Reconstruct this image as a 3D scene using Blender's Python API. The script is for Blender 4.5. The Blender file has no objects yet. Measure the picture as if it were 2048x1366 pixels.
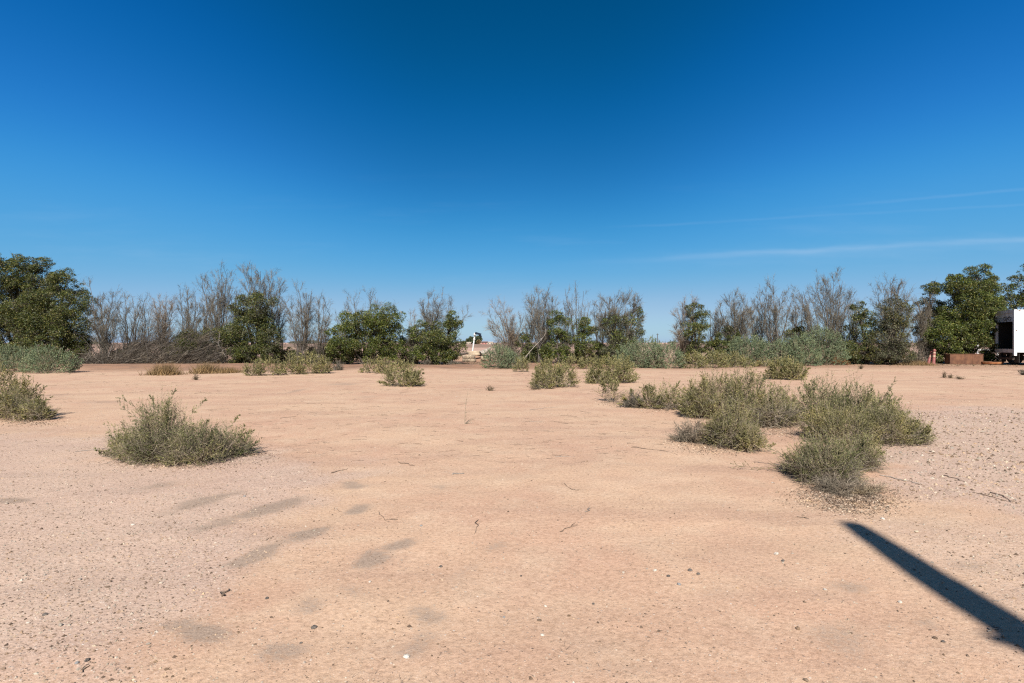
import bpy, math, random
import numpy as np
from mathutils import Vector, Matrix

SC = bpy.context.scene
COL = SC.collection
F = 2048 * 20.0 / 36.0          # focal length in photo pixels
CX, HY, CAMH = 1024.0, 685.0, 1.6

# ------------------------------------------------------------------ camera
cam_d = bpy.data.cameras.new("camera")
cam = bpy.data.objects.new("camera", cam_d)
COL.objects.link(cam)
cam_d.lens = 20.0
cam_d.sensor_width = 36.0
cam_d.shift_y = 2.0 / 2048.0
cam_d.clip_start = 0.05
cam_d.clip_end = 12000.0
cam.location = (0, 0, CAMH)
cam.rotation_euler = (math.radians(90), 0, 0)
SC.camera = cam

# ------------------------------------------------------------------ light
SUN_EL, SUN_AZ = math.radians(40.0), math.radians(2.2)   # azimuth of the light's travel, east of +Y
trav = Vector((math.sin(SUN_AZ) * math.cos(SUN_EL), math.cos(SUN_AZ) * math.cos(SUN_EL), -math.sin(SUN_EL)))
sun_d = bpy.data.lights.new("sun", 'SUN')
sun_d.energy = 5.0
sun_d.angle = math.radians(0.53)
sun_d.color = (1.0, 0.955, 0.89)
sun = bpy.data.objects.new("sun", sun_d)
COL.objects.link(sun)
sun.location = (-2, -30, 30)
sun.rotation_euler = trav.to_track_quat('-Z', 'Y').to_euler()

world = bpy.data.worlds.new("World")
SC.world = world
world.use_nodes = True
wt = world.node_tree
for n in list(wt.nodes):
    wt.nodes.remove(n)


class NG:
    """small node-graph helper"""
    def __init__(self, tree):
        self.t = tree

    def n(self, typ, **kw):
        nd = self.t.nodes.new(typ)
        for k, v in kw.items():
            setattr(nd, k, v)
        return nd

    def put(self, sock, v):
        if isinstance(v, bpy.types.NodeSocket):
            self.t.links.new(v, sock)
        elif v is not None:
            if isinstance(v, (tuple, list)) and len(v) == 3 and sock.type == 'RGBA':
                v = (*v, 1)
            sock.default_value = v

    def math(self, op, a, b=None, c=None, clamp=False):
        nd = self.n('ShaderNodeMath', operation=op, use_clamp=clamp)
        self.put(nd.inputs[0], a)
        if b is not None:
            self.put(nd.inputs[1], b)
        if c is not None:
            self.put(nd.inputs[2], c)
        return nd.outputs[0]

    def mix(self, f, a, b, blend='MIX'):
        nd = self.n('ShaderNodeMix', data_type='RGBA', blend_type=blend)
        self.put(nd.inputs[0], f)
        self.put(nd.inputs[6], a)
        self.put(nd.inputs[7], b)
        return nd.outputs[2]

    def ramp(self, fac, stops, interp='LINEAR'):
        nd = self.n('ShaderNodeValToRGB')
        nd.color_ramp.interpolation = interp
        el = nd.color_ramp.elements
        while len(el) < len(stops):
            el.new(0.5)
        for e, (p, c) in zip(el, stops):
            e.position = p
            e.color = (*c, 1) if len(c) == 3 else c
        self.put(nd.inputs[0], fac)
        return nd.outputs[0]

    def maprange(self, v, a, b, c=0.0, d=1.0, smooth=True):
        nd = self.n('ShaderNodeMapRange')
        nd.interpolation_type = 'SMOOTHSTEP' if smooth else 'LINEAR'
        self.put(nd.inputs[0], v)
        for i, x in zip((1, 2, 3, 4), (a, b, c, d)):
            nd.inputs[i].default_value = x
        return nd.outputs[0]

    def noise(self, vec, scale, detail=4.0, rough=0.55, dist=0.0):
        nd = self.n('ShaderNodeTexNoise')
        nd.inputs['Scale'].default_value = scale
        nd.inputs['Detail'].default_value = detail
        nd.inputs['Roughness'].default_value = rough
        nd.inputs['Distortion'].default_value = dist
        self.put(nd.inputs['Vector'], vec)
        return nd.outputs['Fac']

    def mapping(self, vec, scale=(1, 1, 1), rot=(0, 0, 0), loc=(0, 0, 0)):
        nd = self.n('ShaderNodeMapping')
        self.put(nd.inputs[0], vec)
        nd.inputs['Location'].default_value = loc
        nd.inputs['Rotation'].default_value = rot
        nd.inputs['Scale'].default_value = scale
        return nd.outputs[0]


w = NG(wt)
sky = w.n('ShaderNodeTexSky', sky_type='NISHITA')
sky.sun_disc = False
sky.sun_elevation = SUN_EL
sky.sun_rotation = math.pi + SUN_AZ
sky.altitude = 0.0
sky.air_density = 0.4
sky.dust_density = 0.5
sky.ozone_density = 2.0
EXPOSURE, SKY_S = 1.10, 0.055
# the photograph's contrasty rendering of blue, laid evenly over the whole sky
tc0 = w.n('ShaderNodeTexCoord')
sx0 = w.n('ShaderNodeSeparateXYZ')
w.put(sx0.inputs[0], tc0.outputs['Generated'])
pol = w.maprange(w.math('ABSOLUTE', sx0.outputs[0]), 0.10, 0.72)
pol = w.math('MULTIPLY', pol, w.maprange(sx0.outputs[2], 0.02, 0.26, 0.15, 1.0))
k0 = w.mix(1.0, sky.outputs[0], w.mix(pol, (0.0944, 0.0944, 0.0950), (0.133, 0.134, 0.153)), 'MULTIPLY')
cv = w.n('ShaderNodeRGBCurve')
cv.mapping.use_clip = False
cv.mapping.extend = 'EXTRAPOLATED'
for ch, pts in enumerate(([(0, 0), (.043, .0), (.076, .008), (.156, .08), (.34, .355), (.42, .41), (1, 1)],
                          [(0, 0), (.077, .076), (.132, .15), (.265, .356), (.52, .56), (1, 1)],
                          [(0, 0), (.164, .231), (.267, .423), (.493, .694), (.77, .76), (1, .95)])):
    c_ = cv.mapping.curves[ch]
    c_.points[0].location = pts[0]
    c_.points[1].location = pts[-1]
    for p_ in pts[1:-1]:
        c_.points.new(*p_)
cv.mapping.update()
w.put(cv.inputs['Color'], k0)
kk0 = 1.0 / (SKY_S * 2 ** EXPOSURE)
k1 = w.mix(1.0, cv.outputs[0], (kk0, kk0, kk0), 'MULTIPLY')
tc = w.n('ShaderNodeTexCoord')
sx = w.n('ShaderNodeSeparateXYZ')
w.put(sx.inputs[0], tc.outputs['Generated'])
ysafe = w.math('MAXIMUM', sx.outputs[1], 0.05)
uu = w.math('DIVIDE', sx.outputs[0], ysafe)
vv = w.math('DIVIDE', sx.outputs[2], ysafe)
uv = w.n('ShaderNodeCombineXYZ')
w.put(uv.inputs[0], uu)
w.put(uv.inputs[1], vv)
front = w.maprange(sx.outputs[1], 0.1, 0.4)


def streak(a, b, curve, half, u0, u1, amt, seed):
    """an old vapour trail: a soft line across the sky"""
    c = w.math('ADD', w.math('MULTIPLY', uu, b), a)
    c = w.math('ADD', c, w.math('MULTIPLY', w.math('MULTIPLY', uu, uu), curve))
    wob = w.math('MULTIPLY', w.math('SUBTRACT', w.noise(w.mapping(uv.outputs[0], (9, 30, 1), loc=(seed, 0, 0)), 1.0, 5), 0.5), half * 1.6)
    d = w.math('ABSOLUTE', w.math('ADD', w.math('SUBTRACT', vv, c), wob))
    line = w.maprange(d, 0.0, half, 1.0, 0.0)
    along = w.maprange(uu, u0, u1)
    br = w.maprange(w.noise(w.mapping(uv.outputs[0], (5, 60, 1), loc=(seed, 3, 0)), 1.0, 4), 0.25, 0.7, 0.35, 1.0)
    return w.math('MULTIPLY', w.math('MULTIPLY', w.math('MULTIPLY', line, along), br), amt)


cl = streak(0.134, 0.053, 0.0, 0.008, 0.02, 0.6, 0.16, 1.0)
cl = w.math('ADD', cl, streak(0.130, 0.050, 0.0, 0.022, 0.0, 0.5, 0.08, 5.0))
cl = w.math('ADD', cl, streak(0.190, 0.088, 0.0, 0.0045, 0.45, 0.85, 0.10, 9.0))
cl = w.math('ADD', cl, streak(0.193, 0.055, 0.0, 0.004, 0.12, 0.3, 0.045, 14.0))
wisp = w.noise(w.mapping(uv.outputs[0], (2.2, 16, 1), rot=(0, 0, -0.05)), 1.0, 6, 0.6)
wisp = w.math('MULTIPLY', w.maprange(wisp, 0.5, 0.8), 0.09)
wisp = w.math('MULTIPLY', wisp, w.maprange(vv, 0.34, 0.12))
cl = w.math('MULTIPLY', w.math('ADD', cl, wisp), front)
skyc = w.mix(cl, k1, (.62 * kk0, .74 * kk0, .92 * kk0))
bg = w.n('ShaderNodeBackground')
bg.inputs['Strength'].default_value = SKY_S
w.put(bg.inputs['Color'], skyc)
wo = w.n('ShaderNodeOutputWorld')
wt.links.new(bg.outputs[0], wo.inputs['Surface'])

vs = SC.view_settings
SC.display_settings.display_device = 'sRGB'
vs.view_transform = 'Standard'
vs.look = 'None'
vs.gamma = 1.0
vs.use_curve_mapping = False
vs.exposure = EXPOSURE
SC.cycles.use_denoising = False
SC.cycles.pixel_filter_type = 'BLACKMAN_HARRIS'
SC.cycles.filter_width = 1.25
SC.cycles.max_bounces = 6
SC.cycles.diffuse_bounces = 3
SC.cycles.transparent_max_bounces = 8

# ------------------------------------------------------------------ numpy helpers
RNG = np.random.default_rng(7)


def hash2(ix, iy, seed):
    h = (ix.astype(np.int64) * 374761393 + iy.astype(np.int64) * 668265263 + seed * 982451653) & 0xFFFFFFFF
    h = ((h ^ (h >> 13)) * 1274126177) & 0xFFFFFFFF
    h = h ^ (h >> 16)
    return (h & 0xFFFF) / 65535.0


def vnoise(x, y, seed=0):
    x = np.asarray(x, float)
    y = np.asarray(y, float)
    ix, iy = np.floor(x), np.floor(y)
    fx, fy = x - ix, y - iy
    fx, fy = fx * fx * (3 - 2 * fx), fy * fy * (3 - 2 * fy)
    a, b = hash2(ix, iy, seed), hash2(ix + 1, iy, seed)
    c, d = hash2(ix, iy + 1, seed), hash2(ix + 1, iy + 1, seed)
    return (a + (b - a) * fx) * (1 - fy) + (c + (d - c) * fx) * fy


def sstep(a, b, x):
    t = np.clip((np.asarray(x, float) - a) / (b - a), 0, 1)
    return t * t * (3 - 2 * t)


def gz(x, y):
    """height of the ground"""
    x = np.asarray(x, float)
    y = np.asarray(y, float)
    near = 1 - sstep(14, 40, y)
    z = 0.035 * (vnoise(x * 0.55, y * 0.55, 3) - 0.5) * near
    z = z + 0.022 * (vnoise(x * 1.7, y * 1.7, 4) - 0.5) * near
    z = z + 0.010 * (vnoise(x * 5.1, y * 5.1, 5) - 0.5) * (1 - sstep(7, 12, y))
    z = z + 0.06 * (vnoise(x * 0.12, y * 0.12, 6) - 0.5)
    berm = np.exp(-((y - 39.0 + 2.0 * (1 - sstep(-6, 0, x)) - 1.2 * (vnoise(x * 0.2, 0 * y, 8) - 0.5)) / 2.4) ** 2)
    z = z + 0.30 * berm * (0.35 + 0.65 * vnoise(x * 0.33, y * 0.33, 9)) * (1 - sstep(1.0, 6.0, x))
    far = sstep(60, 120, y)
    return z * (1 - far)


def g1(x, y):
    return float(gz(np.array([x]), np.array([y]))[0])


def px2ground(px, py):
    D = F * CAMH / (py - HY)
    return (px - CX) / F * D, D


def at(px, py, D):
    return np.array([(px - CX) / F * D, D, CAMH - (py - HY) / F * D])


def unit(v):
    return v / np.maximum(np.linalg.norm(v, axis=-1, keepdims=True), 1e-9)


def perp(d, rng):
    r = rng.normal(size=d.shape)
    return unit(np.cross(d, r))


class MB:
    """collects vertices and faces of one mesh"""
    def __init__(self):
        self.v, self.f3, self.f4, self.n = [], [], [], 0

    def add(self, v, f):
        v = np.asarray(v, float).reshape(-1, 3)
        f = np.asarray(f, np.int64)
        (self.f3 if f.shape[1] == 3 else self.f4).append(f + self.n)
        self.v.append(v)
        self.n += len(v)
        return self

    # thin tapered thorns, N of them, three-sided
    def spikes(self, p0, p1, r, rng):
        p0, p1 = np.asarray(p0, float), np.asarray(p1, float)
        N = len(p0)
        if N == 0:
            return self
        d = unit(p1 - p0)
        a = perp(d, rng)
        b = np.cross(d, a)
        r = np.broadcast_to(np.asarray(r, float).reshape(-1, 1), (N, 1))
        v = np.stack([p0 + r * (math.cos(t) * a + math.sin(t) * b) for t in (0, 2.094, 4.189)] + [p1], 1)
        i = (np.arange(N) * 4)[:, None]
        f = np.concatenate([i + np.array([[0, 1, 3]]), i + np.array([[1, 2, 3]]), i + np.array([[2, 0, 3]])], 0)
        return self.add(v, f)

    # tubes: P (N,K,3), R (N,K)
    def tubes(self, P, R, sides=3, rng=RNG, cap=False):
        P = np.asarray(P, float)
        if P.ndim == 2:
            P = P[None]
        N, K, _ = P.shape
        R = np.broadcast_to(np.asarray(R, float), (N, K))
        T = np.empty_like(P)
        T[:, 1:-1] = P[:, 2:] - P[:, :-2]
        T[:, 0] = P[:, 1] - P[:, 0]
        T[:, -1] = P[:, -1] - P[:, -2]
        T = unit(T)
        ref = perp(unit(P[:, -1] - P[:, 0]), rng)[:, None, :]
        A = unit(ref - T * np.sum(ref * T, -1, keepdims=True))
        B = np.cross(T, A)
        ang = np.arange(sides) * 2 * math.pi / sides
        ring = P[:, :, None, :] + R[:, :, None, None] * (np.cos(ang)[None, None, :, None] * A[:, :, None, :] + np.sin(ang)[None, None, :, None] * B[:, :, None, :])
        v = ring.reshape(-1, 3)
        base = (np.arange(N) * K * sides)[:, None, None]
        k = (np.arange(K - 1) * sides)[None, :, None]
        s = np.arange(sides)[None, None, :]
        s2 = (np.arange(sides) + 1) % sides
        s2 = s2[None, None, :]
        f = np.stack([base + k + s, base + k + s2, base + k + sides + s2, base + k + sides + s], -1).reshape(-1, 4)
        self.add(v, f)
        if cap:
            for nn in range(N):
                for kk, o in ((0, P[nn, 0]), (K - 1, P[nn, -1])):
                    i0 = np.arange(sides)
                    vv_ = np.vstack([ring[nn, kk], o[None]])
                    ff = np.stack([i0, (i0 + 1) % sides, np.full(sides, sides)], 1)
                    self.add(vv_, ff if kk else ff[:, ::-1])
        return self

    # diamond leaves with a slight fold
    def leaves(self, C, D, L, W, rng, tri=False):
        C = np.asarray(C, float)
        N = len(C)
        if N == 0:
            return self
        D = unit(D)
        S = perp(D, rng)
        U = np.cross(D, S)
        L = np.broadcast_to(np.asarray(L, float).reshape(-1, 1), (N, 1))
        W = np.broadcast_to(np.asarray(W, float).reshape(-1, 1), (N, 1))
        if tri:                                   # far leaves: one face each
            v = np.stack([C - S * W * .5 + U * W * .1, C + S * W * .5 - U * W * .1, C + D * L], 1)
            return self.add(v, (np.arange(N) * 3)[:, None] + np.array([[0, 1, 2]]))
        m = C + D * L * 0.45 + U * W * 0.18
        v = np.stack([C, m + S * W * 0.5, C + D * L, m - S * W * 0.5], 1)
        i = (np.arange(N) * 4)[:, None]
        return self.add(v, i + np.array([[0, 1, 2, 3]]))

    def box(self, lo, hi, M=None):
        lo, hi = np.array(lo, float), np.array(hi, float)
        v = np.array([[(hi if (k >> a) & 1 else lo)[a] for a in range(3)] for k in range(8)])
        if M is not None:
            v = v @ np.array(M.to_3x3()).T + np.array(M.translation)
        f = np.array([[0, 2, 3, 1], [4, 5, 7, 6], [0, 1, 5, 4], [2, 6, 7, 3], [0, 4, 6, 2], [1, 3, 7, 5]])
        return self.add(v, f)

    # a body of revolution about z: profile [(r, z)...]
    def lathe(self, prof, n=24, M=None, closed=False):
        prof = np.array(prof, float)
        K = len(prof)
        ang = np.arange(n) * 2 * math.pi / n
        v = np.stack([prof[:, 0][:, None] * np.cos(ang), prof[:, 0][:, None] * np.sin(ang), np.repeat(prof[:, 1][:, None], n, 1)], -1).reshape(-1, 3)
        if M is not None:
            v = v @ np.array(M.to_3x3()).T + np.array(M.translation)
        f = []
        for k in range(K if closed else K - 1):
            k2 = (k + 1) % K
            for s in range(n):
                s2 = (s + 1) % n
                f.append([k * n + s, k * n + s2, k2 * n + s2, k2 * n + s])
        return self.add(v, np.array(f))

    def mesh(self, name, mat, smooth=False):
        me = bpy.data.meshes.new(name)
        V = np.concatenate(self.v) if self.v else np.zeros((0, 3))
        f3 = np.concatenate(self.f3) if self.f3 else np.zeros((0, 3), np.int64)
        f4 = np.concatenate(self.f4) if self.f4 else np.zeros((0, 4), np.int64)
        me.vertices.add(len(V))
        me.vertices.foreach_set("co", V.astype(np.float32).ravel())
        loops = np.concatenate([f3.ravel(), f4.ravel()]).astype(np.int32)
        me.loops.add(len(loops))
        me.loops.foreach_set("vertex_index", loops)
        st = np.concatenate([np.arange(len(f3)) * 3, len(f3) * 3 + np.arange(len(f4)) * 4]).astype(np.int32)
        me.polygons.add(len(st))
        me.polygons.foreach_set("loop_start", st)
        me.polygons.foreach_set("use_smooth", np.full(len(st), bool(smooth)))
        me.update(calc_edges=True)
        if mat:
            me.materials.append(mat)
        return me

    def build(self, name, mat, parent=None, smooth=False, kind=None, loc=None):
        """the vertices are world positions; they become local to the parent (or to loc)"""
        o0 = None
        if parent is not None:
            o0 = np.array(parent.matrix_basis.translation)
            if parent.parent is not None:
                o0 = o0 + np.array(parent.parent.matrix_basis.translation)
        elif loc is not None:
            o0 = np.array(loc, float)
        if o0 is not None:
            self.v = [v - o0 for v in self.v]
        ob = bpy.data.objects.new(name, self.mesh(name, mat, smooth))
        COL.objects.link(ob)
        if parent is not None:
            ob.parent = parent
        elif loc is not None:
            ob.location = loc
        if kind:
            ob["kind"] = kind
        return ob


def tag(o, label=None, cat=None, group=None, kind=None):
    for k, v in (("label", label), ("category", cat), ("group", group), ("kind", kind)):
        if v:
            o[k] = v
    return o


def thing(name, loc, label, cat, group=None):
    o = bpy.data.objects.new(name, None)
    o.empty_display_size = 0.2
    COL.objects.link(o)
    o.location = [float(c) for c in loc]
    return tag(o, label, cat, group)


# ------------------------------------------------------------------ materials
def new_mat(name):
    m = bpy.data.materials.new(name)
    m.use_nodes = True
    t = m.node_tree
    for n in list(t.nodes):
        t.nodes.remove(n)
    g = NG(t)
    out = g.n('ShaderNodeOutputMaterial')
    b = g.n('ShaderNodeBsdfPrincipled')
    t.links.new(b.outputs[0], out.inputs[0])
    return m, g, b, out


ALB = 0.76      # all reflectances together, against the exposure


def foliage(name, stops, rough=0.55, trans=0.2, spec=0.3):
    stops = [(p_, tuple(ALB * q for q in c_)) for p_, c_ in stops]
    m, g, b, out = new_mat(name)
    geo = g.n('ShaderNodeNewGeometry')
    c = g.ramp(geo.outputs['Random Per Island'], stops)
    tcn = g.n('ShaderNodeTexCoord')
    nz = g.noise(tcn.outputs['Object'], 0.9, 3)
    c = g.mix(0.55, c, g.ramp(nz, [(0.3, (0.62, 0.62, 0.62)), (0.7, (1.28, 1.22, 1.1))]), 'MULTIPLY')
    nz2 = g.noise(tcn.outputs['Object'], 3.4, 3)
    c = g.mix(0.6, c, g.ramp(nz2, [(0.34, (0.66, 0.74, 0.70)), (0.5, (1, 1, 1)), (0.68, (1.34, 1.24, 0.92))]), 'MULTIPLY')
    g.put(b.inputs['Base Color'], c)
    b.inputs['Roughness'].default_value = rough
    b.inputs['Specular IOR Level'].default_value = spec
    if trans > 0:
        tr = g.n('ShaderNodeBsdfTranslucent')
        g.put(tr.inputs[0], g.mix(1.0, c, (1.1, 1.15, 0.55), 'MULTIPLY'))
        mx = g.n('ShaderNodeMixShader')
        mx.inputs[0].default_value = trans
        g.t.links.new(b.outputs[0], mx.inputs[1])
        g.t.links.new(tr.outputs[0], mx.inputs[2])
        g.t.links.new(mx.outputs[0], out.inputs[0])
    return m


def surface(name, ca, cb, scale=3.0, rough=0.8, bump=0.3, bscale=None, metal=0.0, stretch=(1, 1, 1), lo=0.35, hi=0.65, spec=0.3):
    ca, cb = tuple(ALB * q for q in ca), tuple(ALB * q for q in cb)
    m, g, b, out = new_mat(name)
    tcn = g.n('ShaderNodeTexCoord')
    vec = g.mapping(tcn.outputs['Object'], stretch)
    nz = g.noise(vec, scale, 7, 0.62)
    g.put(b.inputs['Base Color'], g.ramp(nz, [(lo, ca), (hi, cb)]))
    b.inputs['Roughness'].default_value = rough
    b.inputs['Metallic'].default_value = metal
    b.inputs['Specular IOR Level'].default_value = spec
    if bump:
        bp = g.n('ShaderNodeBump')
        bp.inputs['Strength'].default_value = bump
        bp.inputs['Distance'].default_value = 0.02
        g.put(bp.inputs['Height'], g.noise(vec, bscale or scale * 5, 5))
        g.t.links.new(bp.outputs[0], b.inputs['Normal'])
    return m


M = {}
M['leaf_dark'] = foliage('dark_leaf', [(0.0, (0.022, 0.032, 0.009)), (0.45, (0.052, 0.068, 0.017)), (0.78, (0.100, 0.115, 0.028)), (0.92, (0.165, 0.160, 0.042)), (1.0, (0.22, 0.17, 0.08))], 0.5, 0.14, 0.25)
M['leaf_green'] = foliage('green_leaf', [(0.0, (0.026, 0.040, 0.010)), (0.45, (0.066, 0.094, 0.019)), (0.78, (0.128, 0.155, 0.032)), (0.93, (0.195, 0.200, 0.050)), (1.0, (0.24, 0.19, 0.09))], 0.5, 0.16, 0.25)
M['leaf_yellow'] = foliage('yellowing_leaf', [(0.0, (0.040, 0.045, 0.015)), (0.5, (0.075, 0.085, 0.025)), (0.85, (0.14, 0.13, 0.035)), (1.0, (0.19, 0.15, 0.06))], 0.5, 0.15, 0.35)
M['leaf_dull'] = foliage('dull_leaf', [(0.0, (0.035, 0.040, 0.022)), (0.5, (0.070, 0.076, 0.038)), (0.85, (0.11, 0.11, 0.06)), (1.0, (0.16, 0.14, 0.09))], 0.6, 0.12, 0.3)
M['saltbush_blue'] = foliage('blue_saltbush_leaf', [(0.0, (0.085, 0.118, 0.068)), (0.5, (0.158, 0.205, 0.122)), (0.85, (0.225, 0.265, 0.160)), (1.0, (0.28, 0.27, 0.15))], 0.7, 0.15, 0.2)
M['saltbush_olive'] = foliage('olive_saltbush_leaf', [(0.0, (0.085, 0.084, 0.034)), (0.5, (0.195, 0.186, 0.076)), (0.80, (0.325, 0.295, 0.130)), (1.0, (0.44, 0.37, 0.21))], 0.65, 0.18, 0.2)
M['saltbush_green'] = foliage('green_saltbush_leaf', [(0.0, (0.072, 0.082, 0.034)), (0.5, (0.165, 0.176, 0.074)), (0.82, (0.285, 0.275, 0.125)), (1.0, (0.42, 0.36, 0.20))], 0.65, 0.18, 0.2)
M['dry_grass'] = foliage('dry_grass_blade', [(0.0, (0.12, 0.075, 0.035)), (0.6, (0.22, 0.145, 0.072)), (1.0, (0.32, 0.225, 0.125))], 0.7, 0.15, 0.2)
M['rust_weed'] = foliage('rusty_weed_leaf', [(0.0, (0.16, 0.065, 0.02)), (0.6, (0.26, 0.11, 0.03)), (1.0, (0.32, 0.18, 0.07))], 0.7, 0.15, 0.2)
M['twig'] = foliage('grey_twig', [(0.0, (0.058, 0.049, 0.038)), (0.5, (0.118, 0.101, 0.080)), (0.9, (0.20, 0.176, 0.14)), (1.0, (0.31, 0.27, 0.22))], 0.8, 0.0, 0.2)
M['twig_red'] = foliage('reddish_twig', [(0.0, (0.11, 0.080, 0.058)), (0.5, (0.185, 0.142, 0.108)), (1.0, (0.30, 0.24, 0.19))], 0.8, 0.0, 0.2)
M['heap_twig'] = foliage('weathered_heap_twig', [(0.0, (0.045, 0.036, 0.029)), (0.6, (0.095, 0.078, 0.064)), (0.92, (0.17, 0.145, 0.122)), (1.0, (0.28, 0.245, 0.21))], 0.8, 0.0, 0.2)
M['twig_warm'] = foliage('brownish_twig', [(0.0, (0.10, 0.078, 0.058)), (0.5, (0.185, 0.148, 0.112)), (1.0, (0.33, 0.275, 0.215))], 0.8, 0.0, 0.2)
M['twig_pale'] = foliage('pale_twig', [(0.0, (0.20, 0.175, 0.155)), (0.5, (0.30, 0.265, 0.235)), (1.0, (0.42, 0.37, 0.33))], 0.8, 0.0, 0.2)
M['straw'] = foliage('straw_stem', [(0.0, (0.15, 0.12, 0.085)), (0.5, (0.24, 0.195, 0.14)), (1.0, (0.36, 0.30, 0.22))], 0.8, 0.0, 0.2)
M['stick_twig'] = foliage('brown_weed_twig', [(0.0, (0.06, 0.045, 0.03)), (0.6, (0.12, 0.09, 0.055)), (1.0, (0.2, 0.15, 0.09))], 0.8, 0.0, 0.2)
M['bark'] = surface('grey_bark', (0.05, 0.042, 0.036), (0.15, 0.128, 0.112), 6, 0.9, 0.5, stretch=(1, 1, 0.3))
M['bark_dark'] = surface('dark_bark', (0.035, 0.027, 0.021), (0.10, 0.08, 0.062), 6, 0.9, 0.5, stretch=(1, 1, 0.3))
M['bark_pale'] = surface('pale_dead_wood', (0.20, 0.17, 0.145), (0.40, 0.345, 0.29), 8, 0.85, 0.4)
M['stick'] = surface('brown_stick', (0.085, 0.058, 0.04), (0.22, 0.16, 0.115), 20, 0.85, 0.3)

# ------------------------------------------------------------------ ground
def axis(start, stop, step_near, lo, hi, grow):
    out, x = [0.5 * (lo + hi)], 0.5 * (lo + hi)
    while x < stop:
        st = step_near + max(0.0, x - hi) * grow
        x += st
        out.append(x)
    x = 0.5 * (lo + hi)
    left = []
    while x > start:
        st = step_near + max(0.0, lo - x) * grow
        x -= st
        left.append(x)
    return np.array(left[::-1] + out)


# material patches of the soil: (px, py, half-width px, half-height px, rotation deg, amount)
DARK = [(410, 1264, 72, 30, 4, .95), (515, 1110, 55, 15, -18, .95), (612, 1072, 58, 14, -17, .95), (535, 1018, 120, 11, -17, .75),
        (400, 1006, 90, 10, -15, .7), (300, 978, 60, 8, -10, .5), (745, 1118, 42, 20, -28, .9), (800, 1090, 48, 11, -14, .8), (718, 1020, 30, 11, -8, .8),
        (708, 972, 34, 7, 4, .7), (880, 976, 26, 6, 5, .5), (620, 1204, 34, 22, -20, .75), (560, 1302, 70, 26, -5, .55), (850, 1224, 44, 16, 10, .6), (820, 1290, 55, 22, -30, .45),
        (700, 1175, 30, 15, 10, .45), (925, 1140, 60, 14, -10, .35), (995, 1090, 28, 9, -20, .4), (20, 1000, 45, 8, 0, .7), (1695, 1172, 55, 14, 8, .55), (1850, 1245, 60, 12, 18, .45),
        (1680, 1282, 80, 40, 10, .4), (1930, 1130, 50, 12, 5, .4), (590, 782, 22, 3.5, 0, .7), (690, 769, 32, 3, 0, .5), (740, 795, 26, 2.5, 0, .35), (120, 790, 60, 4, 0, .4),
        (200, 805, 70, 4, 0, .45), (1440, 1180, 60, 16, 0, .25), (1200, 1330, 90, 16, 0, .2), (1480, 1340, 90, 18, 0, .25), (140, 1180, 90, 14, -10, .3), (250, 1330, 60, 12, -8, .3)]
xs = axis(-4500, 4500, 0.085, -5.0, 5.0, 0.08)
ys = axis(-60, 5500, 0.062, 2.0, 8.5, 0.068)
GX, GY = np.meshgrid(xs, ys)
gx, gy = GX.ravel(), GY.ravel()
gzv = gz(gx, gy)
nx_, ny_ = len(xs), len(ys)
ii = (np.arange(ny_ - 1)[:, None] * nx_ + np.arange(nx_ - 1)[None, :]).ravel()
gmb = MB().add(np.stack([gx, gy, gzv], 1), np.stack([ii, ii + 1, ii + 1 + nx_, ii + nx_], 1))


def screen(x, y):
    D = np.maximum(np.asarray(y, float), 0.3)
    return CX + np.asarray(x, float) / D * F, HY + CAMH / D * F


def dark_at(x, y):
    px, py = screen(x, y)
    out = np.zeros_like(px)
    for (cx, cy, a, b, rot, amt) in DARK:
        # every patch is laid out on the ground itself
        X0, Y0 = px2ground(cx, cy)
        c, s = math.cos(math.radians(rot)), math.sin(math.radians(rot))
        X1, Y1 = px2ground(cx + a * c, cy + a * s)
        X2, Y2 = px2ground(cx - b * s, cy + b * c)
        A = np.array([[X1 - X0, X2 - X0], [Y1 - Y0, Y2 - Y0]])
        inv = np.linalg.inv(A)
        qx = inv[0, 0] * (x - X0) + inv[0, 1] * (y - Y0)
        qy = inv[1, 0] * (x - X0) + inv[1, 1] * (y - Y0)
        r = np.sqrt(qx * qx + qy * qy) + 0.7 * (vnoise(x * 8, y * 8, 21) - 0.5) + 0.5 * (vnoise(x * 2.6, y * 2.6, 22) - 0.5)
        out = np.maximum(out, amt * (1 - sstep(0.25, 1.3, r)))
    return out


def gravel_at(x, y):
    """where the stony ground lies: to the right and to the left of the sandy middle"""
    n = vnoise(x * 0.8, y * 0.8, 31) - 0.5 + 0.6 * (vnoise(x * 2.6, y * 2.6, 32) - 0.5)
    right = sstep(3.6, 5.6, x - 0.10 * (y - 5) + 1.3 * n) * sstep(3.2, 5.0, y) * (1 - sstep(12, 17, y + 3 * n))
    right = np.maximum(right, 0.55 * sstep(2.0, 3.4, x + n) * (1 - sstep(4.5, 6.0, y)))
    left = sstep(-0.2, 1.6, -x - 1.2 + 1.4 * n + 0.10 * (y - 4)) * (1 - sstep(6.5, 9.5, y + 2 * n))
    left2 = sstep(3.5, 6.5, -x + 2 * n) * (1 - sstep(9, 12, y + 2 * n)) * 0.7
    return np.clip(np.maximum(np.maximum(right, 0.8 * left), left2), 0, 1)


def red_at(x, y):
    n = vnoise(x * 0.25, y * 0.25, 41) - 0.5
    lf = 1 - sstep(-6, 0, x)
    band = sstep(33.0 - 2.6 * lf, 36.5 - 2.6 * lf, y + 4 * n) * (1 - sstep(46, 60, y))
    return np.clip(band * (1 - 0.35 * sstep(4, 10, x)), 0, 1)


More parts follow.
